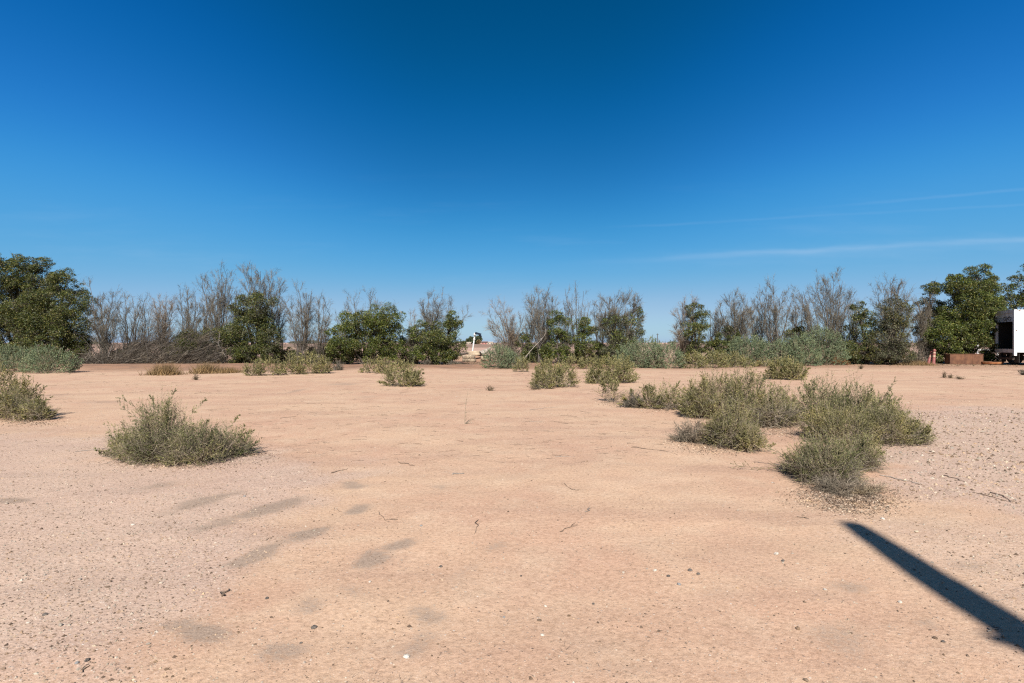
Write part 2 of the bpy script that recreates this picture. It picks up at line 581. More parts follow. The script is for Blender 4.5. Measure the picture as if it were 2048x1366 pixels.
gme = gmb.mesh('ground', None, smooth=True)
for nm, arr in (('dark', np.where((gy > 1.2) & (gy < 34), dark_at(gx, np.maximum(gy, 0.3)), 0)), ('gravel', gravel_at(gx, gy)), ('red', red_at(gx, gy))):
    at_ = gme.attributes.new(nm, 'FLOAT', 'POINT')
    at_.data.foreach_set('value', arr.astype(np.float32))


def ground_material():
    m, g, b, out = new_mat('sandy_soil')
    geo = g.n('ShaderNodeNewGeometry')
    P = geo.outputs['Position']

    def attr(nm):
        a = g.n('ShaderNodeAttribute')
        a.attribute_name = nm
        return a.outputs['Fac']
    dk, gr, rd = attr('dark'), attr('gravel'), attr('red')
    nb = g.noise(P, 0.33, 5, 0.6)
    nm_ = g.noise(P, 1.9, 6, 0.62, 0.4)
    nf = g.noise(P, 34, 5, 0.68)
    nff = g.noise(P, 150, 3, 0.6)
    c = g.mix(g.maprange(nb, 0.36, 0.66), (0.500, 0.338, 0.226), (0.455, 0.282, 0.192))
    c = g.mix(g.math('MULTIPLY', g.maprange(nm_, 0.42, 0.72), 0.5), c, (0.530, 0.385, 0.270))
    bd = g.noise(P, 0.75, 5, 0.62, 0.6)
    c = g.mix(g.math('MULTIPLY', g.maprange(bd, 0.50, 0.68), 0.45), c, (0.415, 0.255, 0.175))
    st = g.noise(g.mapping(P, (0.18, 1.3, 1), rot=(0, 0, 0.12)), 1.0, 5, 0.65)
    c = g.mix(g.math('MULTIPLY', g.maprange(st, 0.50, 0.70), 0.55), c, (0.385, 0.245, 0.172))
    wn = g.noise(P, 0.5, 3)
    tv = g.n('ShaderNodeTexWave')
    tv.wave_type, tv.bands_direction, tv.wave_profile = 'BANDS', 'Y', 'SIN'
    tv.inputs['Scale'].default_value = 0.16
    tv.inputs['Distortion'].default_value = 3.5
    tv.inputs['Detail'].default_value = 4.0
    tv.inputs['Detail Scale'].default_value = 0.9
    g.put(tv.inputs['Vector'], g.mapping(P, (0.35, 1, 1), rot=(0, 0, -0.22)))
    tm = g.math('MULTIPLY', g.maprange(tv.outputs['Fac'], 0.80, 0.97), g.maprange(wn, 0.42, 0.62))
    c = g.mix(g.math('MULTIPLY', tm, 0.34), c, (0.36, 0.225, 0.155))
    # far flats beyond the tree row
    sp = g.n('ShaderNodeSeparateXYZ')
    g.put(sp.inputs[0], P)
    c = g.mix(g.maprange(sp.outputs[1], 45, 75), c, (0.44, 0.285, 0.215))
    c = g.mix(g.math('MULTIPLY', rd, 0.85), c, g.mix(g.maprange(g.noise(P, 0.8, 6, 0.65), 0.4, 0.62), (0.27, 0.145, 0.088), (0.17, 0.098, 0.066)))
    # stony ground
    gn = g.math('ADD', gr, g.math('MULTIPLY', g.math('SUBTRACT', nf, 0.5), 0.7))
    gm = g.maprange(gn, 0.15, 0.85)
    c = g.mix(g.math('MULTIPLY', gm, 0.62), c, (0.445, 0.330, 0.268))
    # pebbles too small to be built, in the soil
    vo = g.n('ShaderNodeTexVoronoi')
    vo.inputs['Scale'].default_value = 46
    g.put(vo.inputs['Vector'], P)
    vs_ = g.n('ShaderNodeSeparateColor')
    g.put(vs_.inputs[0], vo.outputs['Color'])
    thr = g.math('SUBTRACT', 0.945, g.math('MULTIPLY', gm, 0.50))
    on = g.math('MULTIPLY', g.math('GREATER_THAN', vs_.outputs[0], thr), g.maprange(vo.outputs['Distance'], 0.36, 0.24))
    pc = g.ramp(vs_.outputs[1], [(0.0, (0.12, 0.085, 0.065)), (0.35, (0.23, 0.165, 0.13)), (0.6, (0.34, 0.26, 0.21)), (0.85, (0.46, 0.36, 0.29)), (1.0, (0.62, 0.55, 0.48))])
    c = g.mix(g.math('MULTIPLY', on, 0.85), c, pc)
    vo2 = g.n('ShaderNodeTexVoronoi')
    vo2.inputs['Scale'].default_value = 120
    g.put(vo2.inputs['Vector'], P)
    vs2 = g.n('ShaderNodeSeparateColor')
    g.put(vs2.inputs[0], vo2.outputs['Color'])
    on2 = g.math('MULTIPLY', g.math('GREATER_THAN', vs2.outputs[0], 0.74), g.maprange(vo2.outputs['Distance'], 0.42, 0.3))
    c = g.mix(g.math('MULTIPLY', on2, 0.6), c, g.ramp(vs2.outputs[1], [(0.0, (0.15, 0.10, 0.075)), (0.5, (0.33, 0.235, 0.18)), (1.0, (0.66, 0.55, 0.45))]))
    # dark coarse sand washed together
    dn = g.math('ADD', dk, g.math('MULTIPLY', g.math('SUBTRACT', nf, 0.5), 1.5))
    c = g.mix(g.math('MULTIPLY', g.maprange(dn, 0.08, 0.72), 0.88), c, g.mix(nff, (0.185, 0.132, 0.098), (0.39, 0.295, 0.225)))
    # grain
    gv = g.math('ADD', g.math('MULTIPLY', nf, 0.75), g.math('MULTIPLY', nff, 0.45))
    c = g.mix(1.0, c, g.ramp(gv, [(0.40, (0.66, 0.63, 0.60)), (0.60, (1.0, 1.0, 1.0)), (0.80, (1.25, 1.26, 1.27))]), 'MULTIPLY')
    # drying cracks
    wv = g.n('ShaderNodeVectorMath', operation='ADD')
    g.put(wv.inputs[0], P)
    nzc = g.n('ShaderNodeTexNoise')
    nzc.inputs['Scale'].default_value = 5
    g.put(nzc.inputs['Vector'], P)
    wsc = g.n('ShaderNodeVectorMath', operation='SCALE')
    g.put(wsc.inputs[0], nzc.outputs['Color'])
    wsc.inputs['Scale'].default_value = 0.06
    g.put(wv.inputs[1], wsc.outputs[0])
    vc = g.n('ShaderNodeTexVoronoi', feature='DISTANCE_TO_EDGE')
    vc.inputs['Scale'].default_value = 10.0
    g.put(vc.inputs['Vector'], wv.outputs[0])
    cm = g.maprange(g.noise(P, 1.7, 6, 0.65), 0.48, 0.66)
    cm = g.math('MULTIPLY', cm, g.math('SUBTRACT', 1.0, gm, clamp=True))
    cm = g.math('MULTIPLY', cm, g.maprange(sp.outputs[1], 5.5, 3.6))
    crack = g.math('MULTIPLY', g.maprange(vc.outputs['Distance'], 0.022, 0.004), cm)
    c = g.mix(g.math('MULTIPLY', crack, 0.45), c, (0.22, 0.14, 0.095))
    c = g.mix(1.0, c, (ALB, ALB, ALB), 'MULTIPLY')
    g.put(b.inputs['Base Color'], c)
    b.inputs['Roughness'].default_value = 0.95
    b.inputs['Specular IOR Level'].default_value = 0.12
    h = g.math('ADD', g.math('MULTIPLY', nf, 0.9), g.math('MULTIPLY', nff, 0.25))
    h = g.math('ADD', h, g.math('MULTIPLY', on, 0.7))
    h = g.math('ADD', h, g.math('MULTIPLY', g.noise(P, 13, 4, 0.6), 0.7))
    bp = g.n('ShaderNodeBump')
    bp.inputs['Strength'].default_value = 0.42
    bp.inputs['Distance'].default_value = 0.018
    g.put(bp.inputs['Height'], h)
    g.t.links.new(bp.outputs[0], b.inputs['Normal'])
    return m


M['ground'] = ground_material()
gme.materials.append(M['ground'])
gob = bpy.data.objects.new('ground', gme)
COL.objects.link(gob)
tag(gob, kind='structure')

# ploughed strip far behind the tree row
M['plough'] = surface('ploughed_soil', (0.205, 0.125, 0.085), (0.275, 0.175, 0.12), 0.05, 0.95, 0.0, stretch=(0.15, 1, 1))
fb = MB()
fx = np.linspace(-900, 900, 13)
fy0, fy1 = 178.0, 600.0
for i in range(12):
    e0, e1 = 8 * math.sin(i * 2.1), 8 * math.sin((i + 1) * 2.1)
    fb.add([(fx[i], fy0 + e0, .10), (fx[i + 1], fy0 + e1, .10), (fx[i + 1], fy1, .10), (fx[i], fy1, .10)], [[0, 1, 2, 3]])
    fb.add([(fx[i], fy0 - 1 + e0, -.05), (fx[i + 1], fy0 - 1 + e1, -.05), (fx[i + 1], fy0 + e1, .10), (fx[i], fy0 + e0, .10)], [[0, 1, 2, 3]])
tag(fb.build('ploughed_field', M['plough']), kind='structure')

# ------------------------------------------------------------------ bare trees
def bez(p0, p1, p2, t):
    t = t[..., None]
    return (1 - t) ** 2 * p0 + 2 * t * (1 - t) * p1 + t ** 2 * p2


def bare_tree(label, base_px, tips, D, seed, dens=1.0, mat='twig', bark='bark', droop=0.0, tangle=0.5, group='bare grey trees of the row', r0=0.044):
    rng = np.random.default_rng(seed)
    bx = (base_px - CX) / F * D
    bz = g1(bx, D)
    root = thing('bare_tree', (bx, D, bz), label, 'tree', group)
    base = np.array([bx, D, bz - 0.05])
    allb0, allb1, alltw = [], [], []
    T = []
    for (tx, ty) in tips:
        T.append((tx, ty, 1.0))
    for k in list(range(len(tips))) + [0, 2]:           # slimmer stems between the tall ones
        a, b_ = tips[k], tips[(k + 1) % len(tips)]
        f_ = rng.uniform(.3, .7)
        T.append((a[0] * f_ + b_[0] * (1 - f_) + rng.normal() * 4, max(a[1], b_[1]) + rng.uniform(8, 40), .7))
    crown = MB()
    K = 9
    tt = np.linspace(0, 1, K)
    for n_, (tx, ty, thick) in enumerate(T):
        Dt = D + rng.normal() * 0.9
        tip = at(tx, ty, Dt)
        b0 = base + np.array([rng.normal() * .16, rng.normal() * .16, 0])
        ctrl = b0 + (tip - b0) * np.array([.28, .35, .52]) + rng.normal(size=3) * .18
        P = bez(b0, ctrl, tip, tt)
        P[1:-1] += rng.normal(size=(K - 2, 3)) * 0.045
        H = np.linalg.norm(tip - b0)
        R = r0 * thick * (0.55 + 0.1 * H) * (1 - 0.93 * tt) + 0.007
        st = MB().tubes(P, R[None], 5, rng)
        st.build('stem', M[bark], root, smooth=True)
        # branches
        nb = int(14.5 * dens * (0.6 + 0.12 * H))
        tb = rng.uniform(0.16, 0.97, nb)
        p = bez(b0, ctrl, tip, tb)
        tan = unit(bez(b0, ctrl, tip, np.minimum(tb + .03, 1.03)) - p)
        side = perp(tan, rng)
        sp = rng.uniform(0.35, 1.15, (nb, 1))
        d = unit(tan + side * sp + np.array([0, 0, .18]))
        L = H * rng.uniform(0.10, 0.34, (nb, 1)) * (1.15 - 0.68 * tb[:, None])
        e = p + d * L
        c2 = p + d * L * .5 + side * L * .10
        e = e + np.array([0, 0, 1]) * L * (0.16 - droop)
        kk = np.linspace(0, 1, 5)
        PB = bez(p[:, None, :], c2[:, None, :], e[:, None, :], np.repeat(kk[None], nb, 0))
        PB[:, 1:] += rng.normal(size=(nb, 4, 3)) * .02
        rb = (0.006 + 0.008 * (1 - tb))[:, None] * (1 - .75 * kk)[None]
        crown.tubes(PB, rb, 3, rng)
        # twigs
        nt = int(11 * dens)
        tw = rng.uniform(.12, 1.0, (nb, nt))
        q = bez(p[:, None, :], c2[:, None, :], e[:, None, :], tw)
        td = np.repeat(d[:, None, :], nt, 1)
        td = unit(td + rng.normal(size=td.shape) * .50 + np.array([0, 0, .22 - .9 * droop]))
        tl = rng.uniform(.20, .66, (nb, nt, 1)) * (1.15 - .6 * tw[..., None])
        m_ = q + td * tl * .5
        td2 = unit(td + rng.normal(size=td.shape) * .22 + np.array([0, 0, .12 - droop]))
        e2 = m_ + td2 * tl * .5
        q, m_, e2, td2 = (z.reshape(-1, 3) for z in (q, m_, e2, td2))
        crown.spikes(q, e2, 0.0070, rng)
        # fine spray
        ns = 2
        s0 = np.repeat(q, ns, 0) + (np.repeat(e2, ns, 0) - np.repeat(q, ns, 0)) * rng.uniform(.2, .95, (len(q) * ns, 1))
        sd = unit(np.repeat(td2, ns, 0) + rng.normal(size=(len(q) * ns, 3)) * .5)
        crown.spikes(s0, s0 + sd * rng.uniform(.14, .38, (len(s0), 1)), 0.0054, rng)
    # tangle of dead twigs about the foot
    nt = int(360 * tangle)
    if nt:
        w_ = max(0.5, (max(t[0] for t in tips) - min(t[0] for t in tips)) / F * D * .42)
        p = base + np.stack([rng.normal(size=nt) * w_ * .55, rng.normal(size=nt) * .5, np.abs(rng.normal(size=nt)) * 1.0], 1)
        d = unit(rng.normal(size=(nt, 3)) * np.array([1, .8, .8]))
        l = rng.uniform(.25, .8, (nt, 1))
        crown.spikes(p, p + d * l, 0.0065, rng)
    crown.build('crown', M[mat], root, kind='stuff')
    return root


# ------------------------------------------------------------------ leafy trees
def leafy_tree(label, base_px, blobs, D, seed, mat='leaf_dark', dens=5.0, mat2=None, frac2=0.25, twigs=600, leaf=1.18, group='green leafy trees of the row', name='leafy_tree', cat='tree', low=False):
    rng = np.random.default_rng(seed)
    bx = (base_px - CX) / F * D
    bz = g1(bx, D)
    root = thing(name, (bx, D, bz), label, cat, group)
    base = np.array([bx, D, bz - .08])
    px = D / (F / 2)
    cr, cr2, tw = MB(), MB(), MB()
    blobs = list(blobs) + [(b_[0] + rng.normal() * 4, 711, b_[2] * .85, 15) for b_ in blobs if b_[1] > 655]   # skirts down to the soil
    for k, (cx, cy, rx, ry) in enumerate(blobs):
        c = at(cx, cy, D + rng.normal() * .35)
        ax = np.array([rx, 0.5 * (rx + ry) * .95, ry]) / F * D
        area = math.pi * rx * ry / 4
        nsub = int(max(9, area / 16))
        d = unit(rng.normal(size=(nsub, 3)))
        d[:, 1] = np.where(rng.random(nsub) < .35, -np.abs(d[:, 1]), d[:, 1])
        r = rng.uniform(.40, 1.0, (nsub, 1)) ** .6 * rng.uniform(.82, 1.24, (nsub, 1))
        sc = c + d * ax * r * .92
        rs = np.clip(rng.lognormal(math.log(.26), .5, nsub), .09, .60)
        rs = np.minimum(rs, ax.min() * .5)
        w_ = rs ** 1.6
        nl = np.maximum(12, (dens * 1.65 * area * w_ / w_.sum())).astype(int)
        idx = np.repeat(np.arange(nsub), nl)
        N = len(idx)
        dd = unit(rng.normal(size=(N, 3)) + d[idx] * .45 + np.array([0, -.15, .25]))
        rr = rng.uniform(0.25, 1, (N, 1)) ** .5
        p = sc[idx] + dd * rr * rs[idx][:, None] * np.array([1.1, 1.1, .85])
        p[:, 2] = np.maximum(p[:, 2], bz + .05)
        ld = unit(dd * .6 + rng.normal(size=(N, 3)) * .7 + np.array([0, 0, -.1]))
        L = leaf * px * rng.uniform(.65, 1.25, N)
        pick = rng.random(nsub) < (frac2 if mat2 else 0)
        s2 = pick[idx]
        cr.leaves(p[~s2], ld[~s2], L[~s2], L[~s2] * .66, rng, True)
        if s2.any():
            cr2.leaves(p[s2], ld[s2], L[s2], L[s2] * .66, rng, True)
        # limb to the clump
        m = base + (c - base) * np.array([.35, .5, .6]) + rng.normal(size=3) * .12
        t5 = np.linspace(0, 1, 6)
        P = bez(base + rng.normal(size=3) * np.array([.12, .12, 0]), m, c, t5)
        hgt = max(.6, c[2] - bz)
        MB().tubes(P, ((.045 + .02 * hgt) * (1 - .8 * t5))[None], 6, rng).build('trunk' if k == 0 else 'limb', M['bark_dark'], root, smooth=True)
        # inner branches
        j = rng.integers(0, nsub, min(nsub, 26))
        q0 = P[rng.integers(3, 6, len(j))]
        tw.spikes(q0, sc[j], .02, rng)
        nt = int(twigs * area / 1500)
        if nt:
            j = rng.integers(0, nsub, nt)
            p0 = c + (sc[j] - c) * rng.uniform(.75, 1.0, (nt, 1))
            dn = unit(d[j] * .8 + rng.normal(size=(nt, 3)) * .6 + np.array([0, -.1, .15]))
            tw.spikes(p0, p0 + dn * rng.uniform(.25, .75, (nt, 1)), .009, rng)
    cr.build('crown', M[mat], root, kind='stuff')
    if cr2.n:
        cr2.build('yellowing_foliage' if mat2 == 'leaf_yellow' else 'dull_foliage', M[mat2], root, kind='stuff')
    if tw.n:
        tw.build('dead_twigs', M['twig'], root, kind='stuff')
    return root


# ------------------------------------------------------------------ shrubs
def shrub(label, lobes, seed, leafm='saltbush_olive', twigm='straw', dens=4.0, tangle=1.0, name='saltbush', cat='shrub', group=None, D=None, leafk=1.25, lat=(.12, .32), upk=.10, shoot=1.0, wild=.12, flat=1.0, extra=None, tmin=.36, wl=.40, fill=.5):
    """lobes: (cx, half-width, top, base) in photo pixels; each becomes a dome of shoots standing on the ground"""
    rng = np.random.default_rng(seed)
    first = lobes[0]
    D0 = D or F * CAMH / (first[3] - HY)
    rx = (first[0] - CX) / F * D0
    root = thing(name, (rx, D0, g1(rx, D0)), label, cat, group)
    fol, stem, tang = MB(), MB(), MB()
    plumes = []
    for (cx, half, top, base) in lobes:
        Dl = D or F * CAMH / (base - HY)
        a = half / F * Dl
        Dc = Dl + a * .75 * flat            # the photo shows the near edge of the dome on the ground
        a = half / F * Dc
        b = a * .8 * flat
        h = CAMH - (top - HY) / F * Dc
        X0, Y0 = (cx - CX) / F * Dc, Dc
        z0 = g1(X0, Y0)
        h = max(.12, h - z0)
        px = Dc / (F / 2)
        scl = max(1.0, Dc / 9.0) ** .55
        area = math.pi / 2 * half * (base - top) / 4 * .9
        nleaf = dens * area * (1 - fill)
        farsh = Dc > 14
        nsh = int(np.clip(area / (18 if not farsh else 26) * shoot, 12, 200))
        nlat = 9
        nl = max(4, int(nleaf / (nsh * nlat)))
        phi = rng.uniform(0, 2 * math.pi, nsh)
        el = np.arcsin(np.clip(rng.uniform(.04, 1.0, nsh) ** .85, 0, 1))
        lump = 1 + .13 * np.sin(phi * 3 + rng.uniform(0, 6)) * np.cos(el * 2 + rng.uniform(0, 6)) + .08 * np.sin(phi * 5 + rng.uniform(0, 6))
        r = np.clip(rng.normal(.84, wild, nsh), .50, 1.02) * lump * np.where(rng.random(nsh) < .05, 1.18, 1.0)
        tgt = np.stack([np.cos(el) * np.cos(phi) * a, np.cos(el) * np.sin(phi) * b, np.sin(el) * h], 1) * r[:, None]
        o = np.array([X0, Y0, z0])
        st = o + np.stack([tgt[:, 0] * .28, tgt[:, 1] * .28, 0 * phi], 1) * rng.uniform(.2, 1.2, (nsh, 1))
        en = o + tgt + np.array([0, 0, .03])
        ct = st + (en - st) * np.array([.62, .62, .30]) + rng.normal(size=(nsh, 3)) * .05 * a
        ct[:, 2] = np.maximum(ct[:, 2], z0 + .03)
        K = 4 if farsh else 6
        kk = np.linspace(0, 1, K)
        PS = bez(st[:, None, :], ct[:, None, :], en[:, None, :], np.repeat(kk[None], nsh, 0))
        stem.tubes(PS, (.0038 * scl * (1 - .8 * kk))[None].repeat(nsh, 0), 3, rng)
        t = rng.uniform(tmin, 1.0, (nsh, nlat)) ** .85
        t[:, 0] = 1.0
        q = bez(st[:, None, :], ct[:, None, :], en[:, None, :], t)
        tn = unit(bez(st[:, None, :], ct[:, None, :], en[:, None, :], np.minimum(t + .04, 1.04)) - q)
        ld = unit(tn * .62 + rng.normal(size=tn.shape) * .58 + np.array([0, 0, upk]))
        ld[:, 0] = unit(tn[:, 0] + np.array([0, 0, upk]))
        Ls = np.minimum(scl, 2.2) * rng.uniform(*lat, (nsh, nlat, 1)) * (1.15 - .45 * t[..., None])
        Ls = np.minimum(Ls, .55 * h + .05)
        e = q + ld * Ls
        q, e, ld, Lf = q.reshape(-1, 3), e.reshape(-1, 3), ld.reshape(-1, 3), Ls.reshape(-1, 1)
        keep = e[:, 2] > z0 + .015
        q, e, ld, Lf = q[keep], e[keep], ld[keep], Lf[keep]
        stem.spikes(q, e, max(.0018, .11 * px), rng)
        n = len(q)
        s = rng.uniform(.06, 1.04, (n, nl, 1))
        c = q[:, None, :] + (e - q)[:, None, :] * s
        pk = np.repeat(rng.uniform(.15, 1.25, nsh), nlat)[keep]
        dr = unit(ld[:, None, :] * .8 + rng.normal(size=(n, nl, 3)) * .62 + np.array([0, 0, .12]))
        ll = max(.016, leafk * px)
        LL = ll * rng.uniform(.6, 1.3, n * nl) * (1.1 - .35 * s.reshape(-1))
        cc = c.reshape(-1, 3)
        ok = (cc[:, 2] > gz(cc[:, 0], cc[:, 1]) + .006) & (rng.random(len(cc)) < np.repeat(pk, nl))
        fol.leaves(cc[ok], dr.reshape(-1, 3)[ok], LL[ok], LL[ok] * wl, rng, True)
        if Dc < 26:                                   # ragged plumes standing clear of the dome
            for _ in range(13 if Dc < 14 else 7):
                ph, ee = rng.uniform(0, 2 * math.pi), math.asin(rng.uniform(.08, .98))
                uu_ = np.array([math.cos(ee) * math.cos(ph), math.cos(ee) * math.sin(ph), math.sin(ee)])
                q0 = o + uu_ * np.array([a, b, h]) * .55
                q1 = o + uu_ * np.array([a, b, h]) * rng.uniform(.98, 1.22) + np.array([rng.normal() * .06, rng.normal() * .06, .05 * rng.random()])
                q1[2] = max(q1[2], z0 + .05)
                plumes.append((q0, q1, Dc))
        # the outer shell: short leafy sprays all over the dome, lumpy like the bush itself
        ps = 22
        nsp = int(dens * area * fill / ps)
        if nsp:
            ph = rng.uniform(0, 2 * math.pi, nsp)
            ee = np.arcsin(rng.uniform(.02, 1.0, nsp))
            u3 = np.stack([np.cos(ee) * np.cos(ph), np.cos(ee) * np.sin(ph), np.sin(ee)], 1)
            k1 = vnoise(u3[:, 0] * 2.3 + seed, u3[:, 2] * 2.3 + u3[:, 1] * 1.7, seed)
            k2 = vnoise(u3[:, 0] * 5.5 + seed, u3[:, 2] * 5.5 - u3[:, 1] * 3.0, seed + 1)
            rr = (.74 + .30 * k1 + .14 * k2) * rng.uniform(.78, 1.0, nsp)
            ls = np.minimum(scl, 2.0) * rng.uniform(.10, .26, nsp)
            ls = np.minimum(ls, .38 * h)
            dsp = unit(u3 * .8 + rng.normal(size=(nsp, 3)) * .42 + np.array([0, 0, .30]))
            p0 = o + u3 * np.array([a, b, h]) * rr[:, None] - dsp * ls[:, None] * .45
            p0[:, 2] = np.maximum(p0[:, 2], z0 + .03)
            lk = k2 > .14 + .2 * rng.random(nsp)                     # gaps stay in the hollows
            p0, dsp, ls = p0[lk], dsp[lk], ls[lk]
            if not farsh:
                stem.spikes(p0, p0 + dsp * ls[:, None], .0018, rng)
            n2 = len(p0)
            sv = rng.uniform(.0, 1.05, (n2, ps, 1))
            c2 = (p0[:, None] + dsp[:, None] * ls[:, None, None] * sv).reshape(-1, 3)
            d2 = unit(dsp[:, None] * .85 + rng.normal(size=(n2, ps, 3)) * .55).reshape(-1, 3)
            L2 = max(.016, leafk * px) * rng.uniform(.6, 1.3, len(c2))
            ok2 = c2[:, 2] > z0 + .01
            fol.leaves(c2[ok2], d2[ok2], L2[ok2], L2[ok2] * wl, rng, True)
        nt = int(tangle * area * (.06 if farsh else .15))
        if nt:
            ph = rng.uniform(0, 2 * math.pi, nt)
            rr = rng.uniform(.1, 1.0, nt) ** .6
            p = o + np.stack([np.cos(ph) * a * rr, np.sin(ph) * b * rr, rng.uniform(.01, .42, nt) * h], 1)
            d = unit(rng.normal(size=(nt, 3)) * np.array([1, 1, .75]) + np.stack([np.cos(ph), np.sin(ph), 0 * ph + .1], 1) * .5)
            l = rng.uniform(.08, .26, (nt, 1)) * scl
            m_ = p + d * l * .5
            e2 = m_ + unit(d + rng.normal(size=d.shape) * .4) * l * .6
            for z in (p, m_, e2):
                z[:, 2] = np.maximum(z[:, 2], gz(z[:, 0], z[:, 1]) + .006)
            tang.tubes(np.stack([p, m_, e2], 1), np.array([[.0032, .0026, .0008]]) * max(1, px / .012) * .75, 3, rng)
    # single long shoots that break the outline: (px0, py0, px1, py1, depth)
    for p0, p1, De in [(at(x0, y0, De), at(x1, y1, De), De) for (x0, y0, x1, y1, De) in (extra or [])] + plumes:
        L0 = np.linalg.norm(p1 - p0)
        c1 = (p0 + p1) / 2 + np.array([0, 0, -.10 * L0])
        kk = np.linspace(0, 1, 7)
        P = bez(p0, c1, p1, kk)
        stem.tubes(P, (.005 * (1 - .8 * kk))[None], 4, rng)
        nlt = 22
        t = rng.uniform(.1, 1, nlt)
        q = bez(p0, c1, p1, t)
        tn = unit(bez(p0, c1, p1, t + .04) - q)
        d = unit(tn * .8 + perp(tn, rng) * .75 + np.array([0, 0, .1]))
        e = q + d * (min(L0, .55) * rng.uniform(.14, .30, (nlt, 1)) * (1.15 - t[:, None] * .7))
        stem.spikes(q, e, .0022, rng)
        nl = 15
        s = rng.uniform(.05, 1, (nlt, nl, 1))
        c = (q[:, None] + (e - q)[:, None] * s).reshape(-1, 3)
        dr = unit(np.repeat(d, nl, 0) + rng.normal(size=(nlt * nl, 3)) * .5)
        px = De / (F / 2)
        ll = max(.017, 1.3 * px) * rng.uniform(.6, 1.2, len(c))
        fol.leaves(c, dr, ll, ll * .42, rng, True)
    if stem.n:
        stem.build('stems', M[twigm], root, kind='stuff')
    if fol.n:
        fol.build('foliage', M[leafm], root, kind='stuff')
    if tang.n:
        tang.build('dead_twigs', M['twig_warm'], root, kind='stuff')
    return root


def dead_shrub(label, cx, half, top, base, seed, mat='twig', n=900, name='dead_shrub', group=None, D=None):
    rng = np.random.default_rng(seed)
    Dl = D or F * CAMH / (base - HY)
    Dc = Dl + half / F * Dl * .6
    a, h = half / F * Dc, CAMH - (top - HY) / F * Dc
    X0 = (cx - CX) / F * Dc
    z0 = g1(X0, Dc)
    h = max(.1, h - z0)
    root = thing(name, (X0, Dc, z0), label, 'shrub', group)
    o = np.array([X0, Dc, z0])
    ns = 46 if n > 300 else 11
    phi = rng.uniform(0, 6.283, ns)
    el = np.arcsin(rng.uniform(.1, 1, ns))
    tgt = np.stack([np.cos(el) * np.cos(phi) * a, np.cos(el) * np.sin(phi) * a * .7, np.sin(el) * h], 1) * rng.uniform(.6, 1.12, (ns, 1))
    st = o + tgt * np.array([.12, .12, 0])
    en = o + tgt
    ct = st + (en - st) * .5 + rng.normal(size=(ns, 3)) * .05
    ct[:, 2] = np.maximum(ct[:, 2], z0 + .02)
    kk = np.linspace(0, 1, 5)
    px = Dc / (F / 2)
    k_ = max(1, px / .013)
    sm = MB().tubes(bez(st[:, None], ct[:, None], en[:, None], np.repeat(kk[None], ns, 0)), (.004 * k_ * (1 - .7 * kk))[None].repeat(ns, 0), 3, rng)
    nt = n // ns
    t = rng.uniform(.2, 1, (ns, nt))
    q = bez(st[:, None], ct[:, None], en[:, None], t).reshape(-1, 3)
    d = unit(np.repeat(en - st, nt, 0) / max(a, h) + rng.normal(size=(ns * nt, 3)) * .7)
    e = q + d * rng.uniform(.05, .20, (len(q), 1)) * max(.6, min(1.6, a * 1.6))
    e[:, 2] = np.maximum(e[:, 2], gz(e[:, 0], e[:, 1]) + .008)
    tm = MB().spikes(q, e, .0026 * k_, rng)
    s0 = q + (e - q) * rng.uniform(.3, .9, (len(q), 1))
    e3 = s0 + unit(d + rng.normal(size=d.shape) * .7) * .07 * k_ ** .5
    e3[:, 2] = np.maximum(e3[:, 2], gz(e3[:, 0], e3[:, 1]) + .008)
    tm.spikes(s0, e3, .0019 * k_, rng)
    sm.build('stems', M[mat], root, kind='stuff')
    tm.build('twigs', M[mat], root, kind='stuff')
    return root


def grass_tuft(label, cx, half, top, base, seed, n=650, mat='dry_grass', name='grass_tuft', group='dry grass tufts along the left bank'):
    rng = np.random.default_rng(seed)
    Dl = F * CAMH / (base - HY)
    Dc = Dl + .3
    a = half / F * Dc
    X0 = (cx - CX) / F * Dc
    z0 = g1(X0, Dc)
    h = max(.1, CAMH - (top - HY) / F * Dc - z0)
    root = thing(name, (X0, Dc, z0), label, 'grass', group)
    x = rng.normal(size=n) * a * .5
    y = rng.normal(size=n) * .35
    p = np.stack([X0 + x, Dc + y, gz(X0 + x, Dc + y)], 1)
    hh = h * rng.uniform(.55, 1.6, n) * np.exp(-(x / a) ** 2 * 1.1)
    e = p + np.stack([rng.normal(size=n) * .45 * hh, rng.normal(size=n) * .4 * hh, hh], 1)
    MB().spikes(p, e, .012, rng).build('blades', M[mat], root, kind='stuff')
    return root


# ---- the row at the back, from left to right
leafy_tree('tallest dark green tree at the left edge, rear of the big leafy pair', 30, [(38, 548, 46, 44), (85, 558, 36, 36), (-15, 575, 50, 60), (40, 620, 72, 58), (0, 670, 70, 55), (95, 640, 40, 50)], 46, 101, 'leaf_dark', 5.0, 'leaf_dull', .12, leaf=1.15)
leafy_tree('broad olive green tree, front one of the big leafy pair at left', 115, [(132, 568, 34, 30), (108, 615, 62, 52), (150, 640, 38, 58), (65, 640, 50, 50), (105, 688, 68, 36), (160, 690, 24, 33)], 42, 102, 'leaf_dark', 5.0, 'leaf_yellow', .22, leaf=1.15)
bare_tree('bare grey tree touching the right side of the big leafy pair', 212, [(178, 565), (200, 583), (226, 587), (243, 602), (190, 605)], 41.5, 201, 1.0, tangle=1.2)
bare_tree('bare grey forked tree standing left of the brush heap, field behind it', 262, [(228, 605), (249, 587), (264, 592), (289, 600)], 42.5, 202, .8, tangle=.8)
bare_tree('reddish grey bare tree rising behind the left end of the brush heap', 330, [(316, 590), (308, 602), (332, 592), (345, 604)], 44, 203, 1.05, 'twig_red')
bare_tree('bare upright tree behind the right end of the brush heap', 373, [(360, 582), (376, 579), (391, 592), (402, 612)], 44, 204, 1.05)
